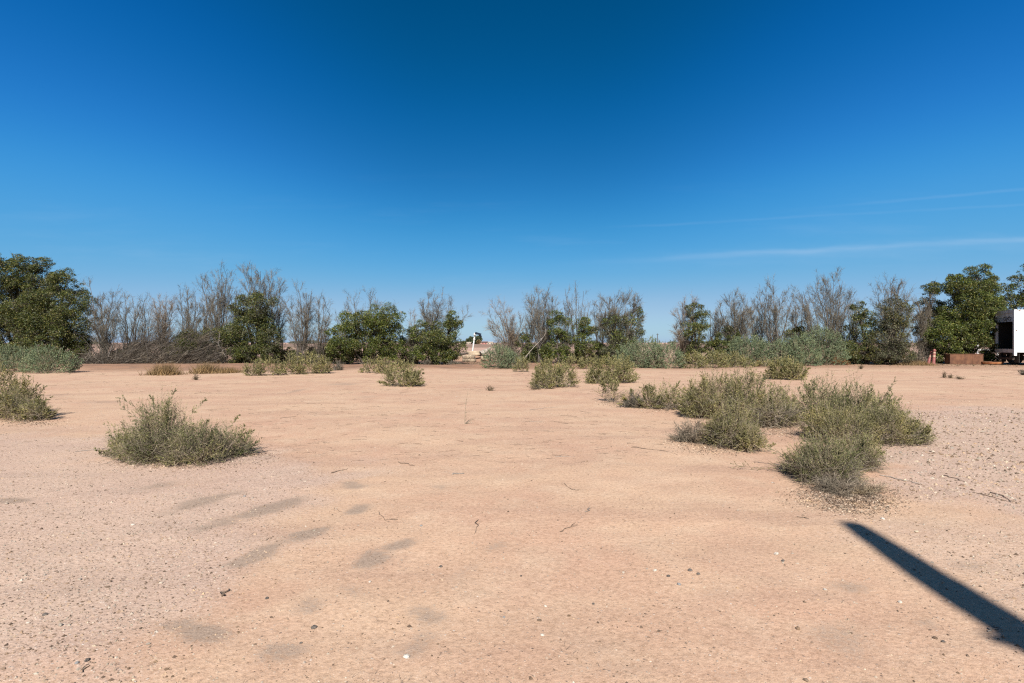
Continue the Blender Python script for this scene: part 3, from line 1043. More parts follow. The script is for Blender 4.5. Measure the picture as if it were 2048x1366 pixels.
leafy_tree('low dark green thicket at the right end of the brush heap', 400, [(378, 692, 36, 30), (428, 690, 38, 33), (350, 706, 22, 18)], 41.5, 103, 'leaf_dark', 5.5, 'leaf_yellow', .15, name='leafy_thicket', cat='shrub', group=None)
bare_tree('tall bare tree with a leaning fan of twigs, left of the tall half-green tree', 440, [(404, 556), (420, 560), (441, 537), (455, 546), (464, 562)], 43.5, 205, 1.0)
leafy_tree('tall dark green tree with bare grey branches fanning out of its top, left half', 512, [(515, 618, 34, 34), (500, 655, 42, 38), (541, 680, 30, 42), (474, 672, 28, 28), (500, 705, 42, 20), (480, 612, 16, 24)], 41.5, 104, 'leaf_dark', 4.6, 'leaf_dull', .3, twigs=420)
bare_tree('wide bare crown of twigs rising out of the tall dark green tree', 525, [(486, 540), (500, 551), (521, 542), (545, 549), (564, 556), (562, 585)], 43, 206, 1.25, tangle=.2)
bare_tree('bare vase-shaped tree standing in the gap right of the tall half-green tree', 603, [(570, 602), (597, 579), (613, 586), (623, 582)], 41.5, 207, 1.1, tangle=1.4)
bare_tree('thin bare tree just left of the round green tree', 636, [(637, 600), (652, 603), (660, 626)], 42, 208, .95, tangle=1.0)
bare_tree('dead grey branches sticking up behind the round bright green tree', 730, [(692, 602), (706, 594), (740, 590), (756, 600), (790, 614)], 43.5, 209, .8, tangle=.2)
leafy_tree('broad round bright green tree in the left middle, with a bushy arm reaching left', 735, [(714, 645, 28, 28), (745, 640, 33, 26), (776, 640, 26, 27), (690, 680, 36, 30), (740, 690, 52, 34), (785, 682, 26, 38), (664, 666, 13, 9)], 40.5, 105, 'leaf_green', 5.0, 'leaf_dark', .3, twigs=300)
bare_tree('small reddish bare shrub-like tree between two green trees, left of the white pipe', 827, [(820, 630), (830, 641), (838, 647)], 43, 210, 1.0, 'twig_red', tangle=.3)
bare_tree('spreading bare tree with an arm drooping over the white pipe gap', 866, [(840, 597), (855, 588), (870, 586), (886, 593), (905, 606), (938, 622)], 42.5, 211, 1.0, tangle=.4, droop=.12)
leafy_tree('low rounded green tree under the small reddish bare tree, left of the white pipe', 832, [(830, 690, 34, 31), (842, 664, 18, 18)], 41.5, 106, 'leaf_green', 5.0, 'leaf_dull', .3, twigs=350)
leafy_tree('narrow dark green tree at the left edge of the gap with the white pipe', 895, [(902, 640, 20, 21), (885, 675, 36, 30), (902, 698, 24, 24)], 40.5, 107, 'leaf_dark', 5.0, 'leaf_green', .3, twigs=250)
bare_tree('bare tree whose plumes all lean left over the gap, right of the white pipe', 1028, [(976, 627), (990, 612), (1004, 606), (1020, 621), (1048, 632)], 43, 212, 1.0, 'twig_red', tangle=.3)
leafy_tree('small dark leafy tree behind the round blue-green bush in the centre', 1046, [(1045, 690, 20, 26), (1060, 702, 14, 18)], 42.5, 108, 'leaf_dark', 4.5, 'leaf_green', .3)
bare_tree('dense grey bare tree with a pale fallen limb leaning at its foot', 1086, [(1058, 592), (1076, 578), (1092, 582), (1106, 600), (1115, 616)], 42, 213, 1.25, tangle=1.0)
bare_tree('thin sparse bare tree with the highest tip right of centre, among small green trees', 1155, [(1130, 577), (1150, 565), (1167, 582), (1181, 602)], 43, 214, .6, tangle=.2)
leafy_tree('bright green leafy column right of the dense grey bare tree', 1117, [(1116, 650, 20, 24), (1118, 690, 28, 31), (1095, 706, 16, 14)], 41, 109, 'leaf_green', 5.0, 'leaf_dark', .35)
leafy_tree('green leafy tree at the foot of the thin sparse bare tree', 1166, [(1166, 652, 23, 21), (1170, 690, 23, 31)], 42, 110, 'leaf_green', 4.6, 'leaf_yellow', .25)
bare_tree('wide rounded grey tree with green leaves only low down, left of the open sky gap', 1240, [(1195, 610), (1211, 597), (1230, 589), (1255, 589), (1275, 601), (1286, 622)], 42, 215, 1.45, tangle=.5)
leafy_tree('thin olive foliage growing through the wide rounded grey tree left of the sky gap', 1242, [(1225, 655, 27, 33), (1265, 662, 22, 30), (1240, 697, 38, 22), (1271, 628, 14, 16)], 41, 111, 'leaf_dull', 2.6, 'leaf_green', .25, twigs=700)
bare_tree('small leaning dead tree at the right edge of the open sky gap', 1376, [(1346, 652), (1350, 628), (1366, 606), (1386, 602)], 42.5, 216, 1.2, 'twig_red', tangle=1.0)
leafy_tree('small dark green tree at the right edge of the open sky gap', 1392, [(1385, 621, 18, 15), (1405, 642, 22, 22), (1390, 667, 24, 22), (1410, 692, 32, 15), (1442, 692, 22, 16)], 42, 112, 'leaf_dark', 3.6, 'leaf_green', .35, twigs=500)
bare_tree('broad purplish grey bare tree right of the small dark green tree', 1475, [(1436, 612), (1455, 597), (1470, 589), (1491, 596), (1511, 612)], 43, 217, 1.45, tangle=1.2)
bare_tree('open bare tree with dark separate stems in the middle of the right half', 1550, [(1514, 582), (1530, 574), (1546, 571), (1566, 582), (1587, 587)], 43, 218, 1.0, tangle=.6)
bare_tree('slim bare tree leaning left, beside the tallest bare tree of the right half', 1638, [(1597, 580), (1606, 582), (1624, 592)], 42.5, 219, 1.0, tangle=.4)
bare_tree('tallest bare tree of the right half, many upright stems behind the blue-green mounds', 1662, [(1630, 567), (1650, 558), (1668, 555), (1685, 562), (1698, 592)], 43, 220, 1.25, tangle=.7)
leafy_tree('dark green leafy tree between the blue-green mound and the yellowing tree', 1732, [(1716, 622, 17, 20), (1730, 662, 33, 35), (1725, 702, 36, 20)], 41.5, 113, 'leaf_dark', 4.6, 'leaf_yellow', .3, twigs=450)
leafy_tree('yellowing half-dead tree left of the red posts', 1790, [(1790, 622, 28, 28), (1782, 667, 36, 36), (1800, 702, 34, 20)], 40.5, 114, 'leaf_dull', 3.2, 'leaf_yellow', .35, twigs=1000)
bare_tree('bare grey twigs rising from the yellowing half-dead tree', 1786, [(1750, 577), (1765, 572), (1780, 562), (1800, 567), (1815, 582), (1829, 602)], 42.5, 221, 1.2, tangle=.4)
bare_tree('pale grey bare tree squeezed between the yellowing tree and the green one', 1850, [(1836, 612), (1850, 602), (1862, 592)], 43.5, 222, 1.1, tangle=.6)
leafy_tree('green tree right behind the red posts, slimmer than the one beside it', 1862, [(1860, 585, 19, 22), (1856, 640, 26, 46), (1872, 690, 32, 28), (1880, 640, 26, 36)], 44.5, 115, 'leaf_dark', 5.0, 'leaf_dull', .25, twigs=350)
leafy_tree('tall lobed green tree behind the rusty box, left of the trailer', 1938, [(1910, 572, 27, 26), (1955, 555, 24, 25), (1982, 580, 18, 26), (1930, 622, 56, 46), (1976, 632, 30, 32), (1900, 672, 50, 36), (1950, 686, 42, 24), (1935, 655, 58, 40), (1985, 670, 26, 34), (1940, 590, 40, 34)], 43.5, 116, 'leaf_green', 6.5, 'leaf_dark', .4, twigs=250)
leafy_tree('dark green tree rising behind the white trailer at the right edge', 2060, [(2058, 568, 38, 42), (2030, 612, 32, 28), (2088, 605, 42, 65), (2105, 545, 38, 30)], 54, 117, 'leaf_dark', 4.6, 'leaf_green', .25)

for k, (bx_, tips_, D_, dn_, lb_) in enumerate([(290, [(280, 612), (292, 606), (303, 618)], 44.5, .7, 'slight bare tree between the forked one and the reddish one at left'), (412, [(402, 600), (412, 588), (424, 606)], 45, .8, 'slight bare tree left of the leaning fan of twigs'),
                                                 (474, [(462, 590), (474, 584), (486, 596)], 44.5, .8, 'slight bare tree left of the wide bare crown over the dark tree'), (552, [(548, 612), (562, 604), (576, 618)], 44.5, .7, 'slight bare tree right of the tall dark green tree'),
                                                 (690, [(672, 632), (684, 618), (698, 622)], 44.5, .7, 'slight bare tree at the left shoulder of the round bright green tree'), (1060, [(1050, 622), (1062, 606), (1072, 618)], 45, .7, 'slight bare tree left of the dense grey bare tree'),
                                                 (1128, [(1114, 612), (1126, 600), (1138, 606)], 44.8, .8, 'slight bare tree between the dense grey and the thin sparse one'), (1200, [(1186, 612), (1198, 604), (1212, 616)], 44.8, .7, 'slight bare tree left of the wide rounded grey tree'),
                                                 (1432, [(1420, 622), (1432, 612), (1446, 618)], 44.8, .9, 'slight bare tree right of the small dark green tree by the sky gap'), (1518, [(1500, 612), (1516, 596), (1530, 606)], 45, 1.0, 'slight bare tree between the broad purplish and the open bare tree'),
                                                 (1592, [(1580, 606), (1592, 596), (1604, 604)], 45, .9, 'slight bare tree between the open and the slim leaning bare tree'), (1704, [(1694, 604), (1706, 592), (1720, 604)], 44.5, .9, 'slight bare tree left of the dark green tree by the mound')]):
    bare_tree(lb_, bx_, tips_, D_, 250 + k, dn_, tangle=.8)

# ---- heap of dead branches
def brush_heap():
    rng = np.random.default_rng(301)
    D = 40.5
    x0, x1 = (185 - CX) / F * D, (430 - CX) / F * D
    root = thing('brush_heap', ((x0 + x1) / 2, D, g1((x0 + x1) / 2, D)), 'long heap of fallen grey branches under the bare trees at left', 'brushwood')
    for k in range(46):
        px = rng.uniform(200, 440)
        D_ = D + rng.normal() * .6
        base = np.array([(px - CX) / F * D_, D_, 0])
        base[2] = g1(base[0], D_) + rng.uniform(.05, .35)
        L = rng.uniform(1.5, 3.6)
        rise = rng.uniform(.05, .62)
        d = unit(np.array([rng.uniform(-.2, 1.0) if px < 380 else rng.uniform(-.9, -.1), rng.normal() * .25, rise]))
        e = base + d * L
        c = (base + e) / 2 + np.array([rng.normal() * .3, 0, rng.uniform(.1, .8)])
        kk = np.linspace(0, 1, 7)
        P = bez(base, c, e, kk)
        MB().tubes(P, (rng.uniform(.018, .04) * (1 - .8 * kk))[None], 5, rng).build('branch', M['bark_pale' if rng.random() < .12 else 'bark'], root, smooth=True)
    t = MB()
    N = 4600
    u = rng.uniform(0, 1, N)
    x = x0 + (x1 - x0) * u
    top = np.interp(u, [0, .1, .25, .45, .6, .8, .92, 1], [1.3, 1.0, .8, 1.9, 3.0, 3.1, 2.0, .5]) * (.55 + .9 * vnoise(x * 1.6, x * 0, 91))
    y = D + rng.normal(size=N) * .8
    z = gz(x, y) + .03 + top * rng.uniform(0, 1, N) ** 1.4 * np.exp(-((y - D) / 1.4) ** 2)
    p = np.stack([x, y, z], 1)
    sw = np.where(u < .22, -.3, 1.0)[:, None]                 # the limbs lie swept one way, as they fell
    d = unit(rng.normal(size=(N, 3)) * np.array([.45, .5, .30]) + np.array([1.0, -.15, .42]) * sw)
    l = rng.uniform(.35, 1.5, (N, 1))
    c2 = p + d * l * .5 + rng.normal(size=(N, 3)) * .05
    e = p + d * l + np.array([0, 0, .12]) * l
    t.tubes(np.stack([p, c2, e], 1), rng.uniform(.006, .012, (N, 1)) * np.array([[1, .75, .3]]), 3, rng)
    k = rng.integers(0, N, 5000)
    s0 = p[k] + (e[k] - p[k]) * rng.uniform(.2, .9, (5000, 1))
    t.spikes(s0, s0 + unit(d[k] + rng.normal(size=(5000, 3)) * .6) * rng.uniform(.15, .45, (5000, 1)), .0065, rng)
    t.build('twigs', M['heap_twig'], root, kind='stuff')


brush_heap()


def limb_thing(name, label, pts, rad, mat, cat, twigs=0, seed=1, group=None):
    """pts: (px, py, depth)"""
    rng = np.random.default_rng(seed)
    Q = np.array([at(*p) for p in pts])
    k = np.linspace(0, len(Q) - 1, len(Q) * 3)
    P = np.stack([np.interp(k, np.arange(len(Q)), Q[:, i]) for i in range(3)], 1)
    P[1:-1] = .25 * P[:-2] + .5 * P[1:-1] + .25 * P[2:]
    R = np.linspace(rad, rad * .35, len(P))
    mb = MB().tubes(P, R[None], 8, rng, cap=True)
    root = thing(name, P[0], label, cat, group)
    mb.build('limb', M[mat], root, smooth=True)
    if twigs:
        j = rng.integers(2, len(P), twigs)
        d = unit(rng.normal(size=(twigs, 3)))
        MB().spikes(P[j], P[j] + d * rng.uniform(.3, .9, (twigs, 1)), .012, rng).build('twigs', M['twig_pale'], root, kind='stuff')
    return root


limb_thing('fallen_limb', 'long pale fallen limb leaning diagonally against the dense grey bare tree', [(1045, 722, 40.6), (1062, 700, 40.8), (1078, 684, 41), (1092, 668, 41.2), (1090, 655, 41.4)], .024, 'bark_pale', 'branch', 10, 5)
limb_thing('fallen_limb', 'pale forked dead limb drooping to the ground in front of the thicket at left', [(440, 662, 40.9), (436, 690, 40.5), (448, 704, 40.3), (425, 722, 40.1), (400, 730, 39.9)], .028, 'bark', 'branch', 90, 6)
limb_thing('fallen_limb', 'short pale log lying on the ground under the yellowing tree', [(1763, 719, 44), (1775, 717, 44), (1790, 719, 44)], .12, 'bark_pale', 'log', 4, 7)

# ---- blue-green saltbush mounds
BL = dict(leafm='saltbush_blue', twigm='straw', dens=18, tangle=.1, tmin=.5, wl=.42, wild=.08, lat=(.10, .24), fill=.85, name='saltbush_mound', cat='shrub', leafk=1.15, upk=.18, shoot=1.6, group='blue-green saltbush mounds')
shrub('blue-green mound of saltbush at the left edge in front of the big leafy trees', [(30, 70, 692, 746), (100, 55, 694, 748), (-40, 60, 690, 742)], 401, **BL)
shrub('round blue-green bush in the centre beside the white pipe', [(1003, 38, 690, 738), (1022, 24, 706, 738)], 402, **BL)
shrub('blue-green mound in front of the open sky gap', [(1285, 48, 676, 737), (1328, 46, 684, 738), (1258, 32, 692, 734)], 403, **BL)
shrub('blue-green mound left of the largest one, below the broad purplish bare tree', [(1495, 50, 668, 732), (1550, 52, 674, 733)], 404, **BL)
shrub('largest blue-green mound, below the tallest bare tree of the right half', [(1640, 56, 657, 731), (1683, 38, 684, 729), (1600, 44, 672, 733), (1660, 48, 664, 728)], 405, **BL)
shrub('small wispy grey-green weed between the rusty box and the trailer', [(1972, 15, 700, 727)], 406, **{**BL, 'name': 'weed', 'group': None, 'dens': 3.0})

# ---- olive saltbushes along the far edge of the sand
OL = dict(dens=14, tangle=.6, fill=.6, group='olive saltbushes on the sand')
shrub('low olive bush left of its taller neighbour, below the tall half-green tree', [(505, 20, 722, 752), (535, 28, 716, 752)], 501, **OL)
shrub('wide olive bush below the bare vase-shaped tree', [(585, 28, 712, 750), (618, 36, 708, 749), (645, 18, 716, 748)], 502, **OL)
shrub('olive bush behind its bigger neighbour, below the round bright green tree', [(745, 26, 718, 747), (770, 22, 716, 748)], 503, **OL)
shrub('dense olive bush standing forward on the sand, left of the centre line', [(803, 38, 722, 774), (820, 26, 742, 775)], 504, **{**OL, 'dens': 15})
shrub('small olive bush at the right foot of the round blue-green bush', [(1042, 16, 715, 744)], 505, **OL)
shrub('olive bush half grey with dead twigs, right of the centre line', [(1095, 32, 718, 778), (1125, 28, 724, 776), (1085, 20, 740, 780)], 506, **{**OL, 'dens': 13, 'tangle': 1.5})
shrub('broad olive bush at the left foot of the blue-green mound by the sky gap', [(1215, 46, 712, 768), (1240, 34, 712, 766), (1196, 24, 735, 768)], 507, **OL)
shrub('straggly olive bush with a bare lower stem, in front of the broad olive bush', [(1222, 28, 750, 806), (1262, 22, 780, 816)], 508, **{**OL, 'dens': 3.2, 'tangle': 2.0, 'shoot': .7})
dead_shrub('thin grey twiggy shrub right of the straggly olive bush', 1268, 26, 782, 818, 509)
shrub('low olive band of bushes between the two blue-green mounds', [(1385, 30, 705, 738), (1425, 34, 702, 737), (1465, 30, 704, 736)], 510, **OL)
shrub('olive bush standing alone on the sand in front of the blue-green mounds', [(1570, 36, 714, 760), (1592, 24, 728, 761), (1548, 20, 732, 759)], 511, **{**OL, 'dens': 15})
shrub('low olive bush at the left foot of the largest blue-green mound', [(1488, 26, 716, 735), (1530, 22, 718, 735)], 512, **OL)
shrub('small olive bush below the thin sparse bare tree', [(1150, 24, 712, 738), (1178, 20, 716, 738)], 513, **OL)
dead_shrub('little dark dry shrub cut off by the right edge below the trailer', 2046, 14, 737, 751, 514, n=300)
for k, (cx, hf, tp, bs) in enumerate([(908, 14, 722, 732), (675, 14, 720, 742), (860, 18, 716, 730)]):
    dead_shrub(['little grey dead shrub on the bank left of the concrete rings', 'grey dead shrub between the wide olive bush and the round green tree', 'grey dead shrub under the narrow dark green tree'][k], cx, hf, tp, bs, 515 + k, n=350)
shrub('rust coloured weed at the foot of the largest blue-green mound', [(1672, 9, 716, 731), (1690, 7, 722, 731)], 520, leafm='rust_weed', dens=5, tangle=.3, name='weed', group=None)
shrub('small rusty weed at the left foot of the largest blue-green mound', [(1516, 8, 724, 733)], 521, leafm='rust_weed', dens=5, tangle=.3, name='weed', group=None)

for k, (cx, hf, tp, bs, lb) in enumerate([(330, 34, 730, 750, 'tan dry grass tuft below the brush heap, leftmost of the tufts'), (412, 30, 729, 747, 'tan dry grass tuft below the thicket at left'),
                                          (455, 26, 736, 746, 'smallest tan grass tuft, left of the low olive bush'), (1830, 40, 722, 731, 'short dry grass around the red posts')]):
    grass_tuft(lb, cx, hf, tp, bs, 530 + k)

# dead undergrowth filling the foot of the row
for k, (cx, hf, tp, lb) in enumerate([(232, 26, 694, 'dead undergrowth at the foot of the bare tree beside the big leafy pair'), (285, 22, 700, 'dead undergrowth under the bare grey forked tree at left'), (565, 20, 698, 'dead undergrowth right of the tall dark green tree'),
                                      (606, 34, 690, 'dead undergrowth round the bare vase-shaped tree'), (650, 24, 694, 'dead undergrowth left of the round bright green tree'), (690, 22, 704, 'low dead undergrowth under the left edge of the round bright green tree'),
                                      (812, 20, 700, 'dead undergrowth between the round bright green tree and its right neighbour'), (866, 22, 700, 'dead undergrowth under the spreading bare tree'), (1000, 20, 676, 'dead undergrowth behind the round blue-green bush'),
                                      (1030, 22, 680, 'dead undergrowth under the bare tree that leans left'), (1078, 28, 684, 'dead undergrowth behind the fallen limb'), (1145, 22, 690, 'dead undergrowth between two small green trees'),
                                      (1202, 26, 684, 'dead undergrowth left of the wide rounded grey tree'), (1250, 34, 690, 'dead undergrowth under the wide rounded grey tree'), (1362, 22, 668, 'dead undergrowth under the small leaning dead tree'),
                                      (1440, 40, 660, 'dead undergrowth under the broad purplish grey tree'), (1500, 38, 652, 'dead undergrowth behind the left blue-green mound'), (1575, 40, 650, 'dead undergrowth between the open bare tree and the slim leaning one'),
                                      (1690, 30, 660, 'dead undergrowth behind the right end of the largest blue-green mound'), (1762, 30, 690, 'dead undergrowth between the dark green tree and the yellowing one'), (1835, 26, 676, 'dead undergrowth right of the yellowing half-dead tree')]):
    dead_shrub(lb, cx, hf, tp, 729, 680 + k, 'twig', n=420, D=42.2, group='dead undergrowth along the tree row')
for k, (cx, bl, lb) in enumerate([(268, [(245, 712, 22, 13), (285, 715, 20, 11)], 'low dark green thicket under the bare grey forked tree at left'), (575, [(580, 712, 20, 14)], 'low dark green thicket right of the tall dark green tree'),
                                  (640, [(632, 708, 22, 17), (655, 704, 18, 20)], 'low dark green thicket under the thin bare tree'), (1085, [(1080, 712, 22, 16)], 'low dark green thicket at the foot of the fallen limb'),
                                  (1205, [(1205, 705, 22, 18), (1225, 712, 20, 14)], 'low dark green thicket left of the wide rounded grey tree'), (1460, [(1455, 672, 22, 18)], 'dark green thicket under the broad purplish grey tree'), (1595, [(1592, 668, 24, 16)], 'dull green thicket under the slim leaning bare tree'),
                                  (1768, [(1765, 706, 26, 16)], 'low dark green thicket left of the yellowing tree')]):
    leafy_tree(lb, cx, bl, 42.6, 160 + k, 'leaf_dark', 5.0, 'leaf_dull', .3, name='leafy_thicket', cat='shrub', group='low thickets under the tree row')

# ---- near saltbushes
NR = dict(group='olive saltbushes on the sand', dens=12.5, wild=.20, fill=.45)
shrub('tall olive bush cut off by the left edge of the picture', [(-10, 60, 738, 838), (40, 42, 760, 842), (70, 32, 800, 844)], 601, **{**NR, 'tangle': 1.6})
shrub('sprawling olive bush alone on the sand at left, long shoots reaching left', [(325, 62, 802, 934), (392, 62, 846, 938), (462, 50, 855, 920), (285, 50, 860, 930), (250, 34, 868, 918)], 602, leafm='saltbush_green', **{**NR, 'tangle': 1.3, 'dens': 10.5},
      extra=[(290, 860, 205, 848, 7.7), (280, 875, 215, 862, 7.6), (310, 830, 240, 795, 8.0), (330, 820, 350, 778, 8.0), (320, 825, 300, 790, 8.0), (300, 850, 235, 805, 7.8), (380, 830, 412, 798, 8.2), (450, 860, 478, 830, 8.2), (470, 870, 506, 862, 8.2)])
shrub('straggly left end of the big right clump, thin olive branches over bare sand', [(1345, 42, 768, 822), (1300, 22, 772, 820)], 603, **{**NR, 'dens': 8, 'tangle': 2.2, 'shoot': .7})
shrub('tall olive bush at the back left of the big right clump', [(1430, 62, 744, 842), (1490, 50, 738, 840), (1400, 42, 760, 838)], 604, **{**NR, 'tangle': .9})
shrub('olive bush at the front left of the big right clump', [(1468, 52, 800, 902), (1440, 34, 830, 896), (1500, 26, 850, 908)], 605, **{**NR, 'tangle': 1.6})
dead_shrub('leafless grey twiggy shrub at the front left foot of the big right clump', 1385, 52, 838, 892, 606, 'twig_warm', n=1500)
shrub('half-dead purplish grey bush in the middle of the big right clump', [(1545, 44, 772, 858), (1570, 26, 780, 852)], 607, leafm='saltbush_olive', **{**NR, 'dens': 6.5, 'tangle': 4.0})
shrub('greenest bush at the back right of the big right clump, spiky shoots against the sand', [(1640, 56, 764, 850), (1710, 54, 766, 852), (1765, 40, 790, 846)], 608, leafm='saltbush_green', **{**NR, 'tangle': 1.0},
      extra=[(1760, 815, 1790, 758, 11.4), (1735, 810, 1742, 772, 11.3), (1770, 820, 1803, 795, 11.2), (1700, 800, 1690, 762, 11.2)])
shrub('wide olive bush at the right front of the big right clump, next to the gravel', [(1690, 62, 812, 896), (1770, 60, 812, 894), (1825, 36, 836, 892), (1640, 36, 806, 880)], 609, **{**NR, 'tangle': 1.0})
shrub('nearest olive bush of the big right clump, drooping dead twigs and litter at its foot', [(1655, 60, 874, 976), (1615, 46, 888, 958), (1722, 38, 872, 946)], 610, **{**NR, 'tangle': 2.2, 'dens': 11}, leafm='saltbush_green',
      extra=[(1590, 930, 1470, 930, 7.1), (1600, 920, 1530, 890, 7.2)])
dead_shrub('dead grey twigs sprawling at the foot of the nearest bush of the big right clump', 1690, 76, 954, 998, 611, 'twig_warm', n=1600)
limb_thing('stick', 'thick pale stick lying left of the nearest bush of the big clump', [(1543, 966, 6.5), (1560, 972, 6.45), (1574, 977, 6.4)], .016, 'bark_pale', 'stick', 0, 8)


def sprout():
    rng = np.random.default_rng(640)
    X, Y = px2ground(930, 849)
    z = g1(X, Y)
    root = thing('sapling', (X, Y, z), 'single thin leafless upright stem alone in the middle of the sand', 'plant')
    kk = np.linspace(0, 1, 9)
    tip = at(936, 780, Y)
    P = bez(np.array([X, Y, z - .02]), at(929, 820, Y), tip, kk)
    MB().tubes(P, (.006 * (1 - .7 * kk))[None], 5, rng).build('stem', M['straw'], root)
    q = P[rng.integers(1, 8, 26)]
    d = unit(rng.normal(size=(26, 3)) * np.array([.6, .6, .3]) + np.array([0, 0, .7]))
    MB().spikes(q, q + d * rng.uniform(.03, .12, (26, 1)), .0028, rng).build('twigs', M['straw'], root, kind='stuff')
    p0 = np.repeat(np.array([[X, Y, z]]), 9, 0)
    d = unit(np.stack([rng.uniform(.3, 1, 9), rng.normal(size=9) * .3, rng.uniform(.1, .5, 9)], 1))
    MB().spikes(p0, p0 + d * rng.uniform(.1, .3, (9, 1)), .004, rng).build('side_shoots', M['straw'], root, kind='stuff')


sprout()

for k, (cx, hf, tp, bs, lb) in enumerate([(393, 6, 738, 760, 'tiny dark dead weed on the sand below the grass tufts'), (979, 7, 772, 782, 'tiny dark clump of dead weed on the sand in the centre'),
                                          (1889, 4, 744, 756, 'tiny upright dark weed on the sand below the rusty box'), (1902, 5, 750, 757, 'tiny dark weed clump right of the upright one, below the rusty box'),
                                          (1920, 6, 754, 759, 'flat dark weed scrap farthest right below the rusty box'), (1722, 3, 730, 739, 'tiny weed on the sand in front of the yellowing tree'), (1070, 8, 772, 780, 'small dead weed left of the half grey olive bush'),
                                          (1290, 14, 764, 784, 'faint dry weed on the sand in front of the sky gap mound')]):
    dead_shrub(lb, cx, hf, tp, bs, 650 + k, 'stick_twig', n=60, name='weed')

# ------------------------------------------------------------------ built things
M['white_paint'] = None


def trailer_paint():
    m, g, b, out = new_mat('chalky_white_paint')
    tcn = g.n('ShaderNodeTexCoord')
    O = tcn.outputs['Object']
    dirt = g.noise(g.mapping(O, (3, 3, .35)), 2.0, 7, .65)
    c = g.mix(g.maprange(dirt, .62, .9), (0.56, 0.56, 0.555), (0.40, 0.375, 0.35))
    rs = g.noise(O, 1.7, 6, .7)
    c = g.mix(g.maprange(rs, .66, .72), c, (0.24, 0.10, 0.05))
    g.put(b.inputs['Base Color'], c)
    b.inputs['Roughness'].default_value = .55
    return m


M['white_paint'] = trailer_paint()
M['dull_white'] = surface('weathered_white_metal', (0.50, 0.47, 0.44), (0.86, 0.84, 0.82), 3.5, .6, .1, stretch=(1, 1, .4))
M['shade_in'] = surface('plywood_painted_shade', (0.014, 0.012, 0.011), (0.028, 0.024, 0.021), 2, .9, .1)  # plywood colour darkened to stand in for the shade inside the trailer
M['blue_grey'] = surface('blue_grey_door_panel', (0.42, 0.45, 0.50), (0.62, 0.64, 0.66), 2.2, .6, .05)
M['graffiti'] = surface('black_spray_paint', (0.02, 0.02, 0.025), (0.05, 0.05, 0.06), 8, .6, 0)
M['steel_dark'] = surface('dirty_dark_steel', (0.03, 0.026, 0.024), (0.11, 0.075, 0.055), 5, .75, .2)
M['rubber'] = surface('dusty_tyre_rubber', (0.035, 0.033, 0.031), (0.10, 0.09, 0.08), 9, .9, .2)
M['rim'] = surface('grey_wheel_rim', (0.22, 0.21, 0.20), (0.42, 0.41, 0.39), 6, .55, .1)
M['rust'] = surface('orange_brown_rust', (0.070, 0.030, 0.018), (0.185, 0.086, 0.044), 2.6, .85, .3, stretch=(1, 1, .6))
M['rust_bright'] = surface('orange_rust', (0.20, 0.06, 0.022), (0.40, 0.18, 0.07), 5, .85, .3)
M['faded_red'] = surface('faded_red_paint', (0.17, 0.045, 0.040), (0.31, 0.115, 0.098), 5, .6, .1)
M['cream_band'] = surface('dirty_cream_band', (0.36, 0.20, 0.13), (0.46, 0.34, 0.26), 6, .6, .05)
M['concrete'] = surface('tan_concrete', (0.29, 0.215, 0.145), (0.45, 0.355, 0.25), 4, .9, .4)
M['pvc'] = surface('white_pvc', (0.52, 0.51, 0.48), (0.68, 0.67, 0.64), 3, .5, .02)
M['panel'] = surface('dark_solar_cell', (0.012, 0.014, 0.02), (0.03, 0.034, 0.045), 4, .3, 0)
M['fence_white'] = surface('white_fence_paint', (0.55, 0.53, 0.50), (0.78, 0.77, 0.74), 4, .6, .1)


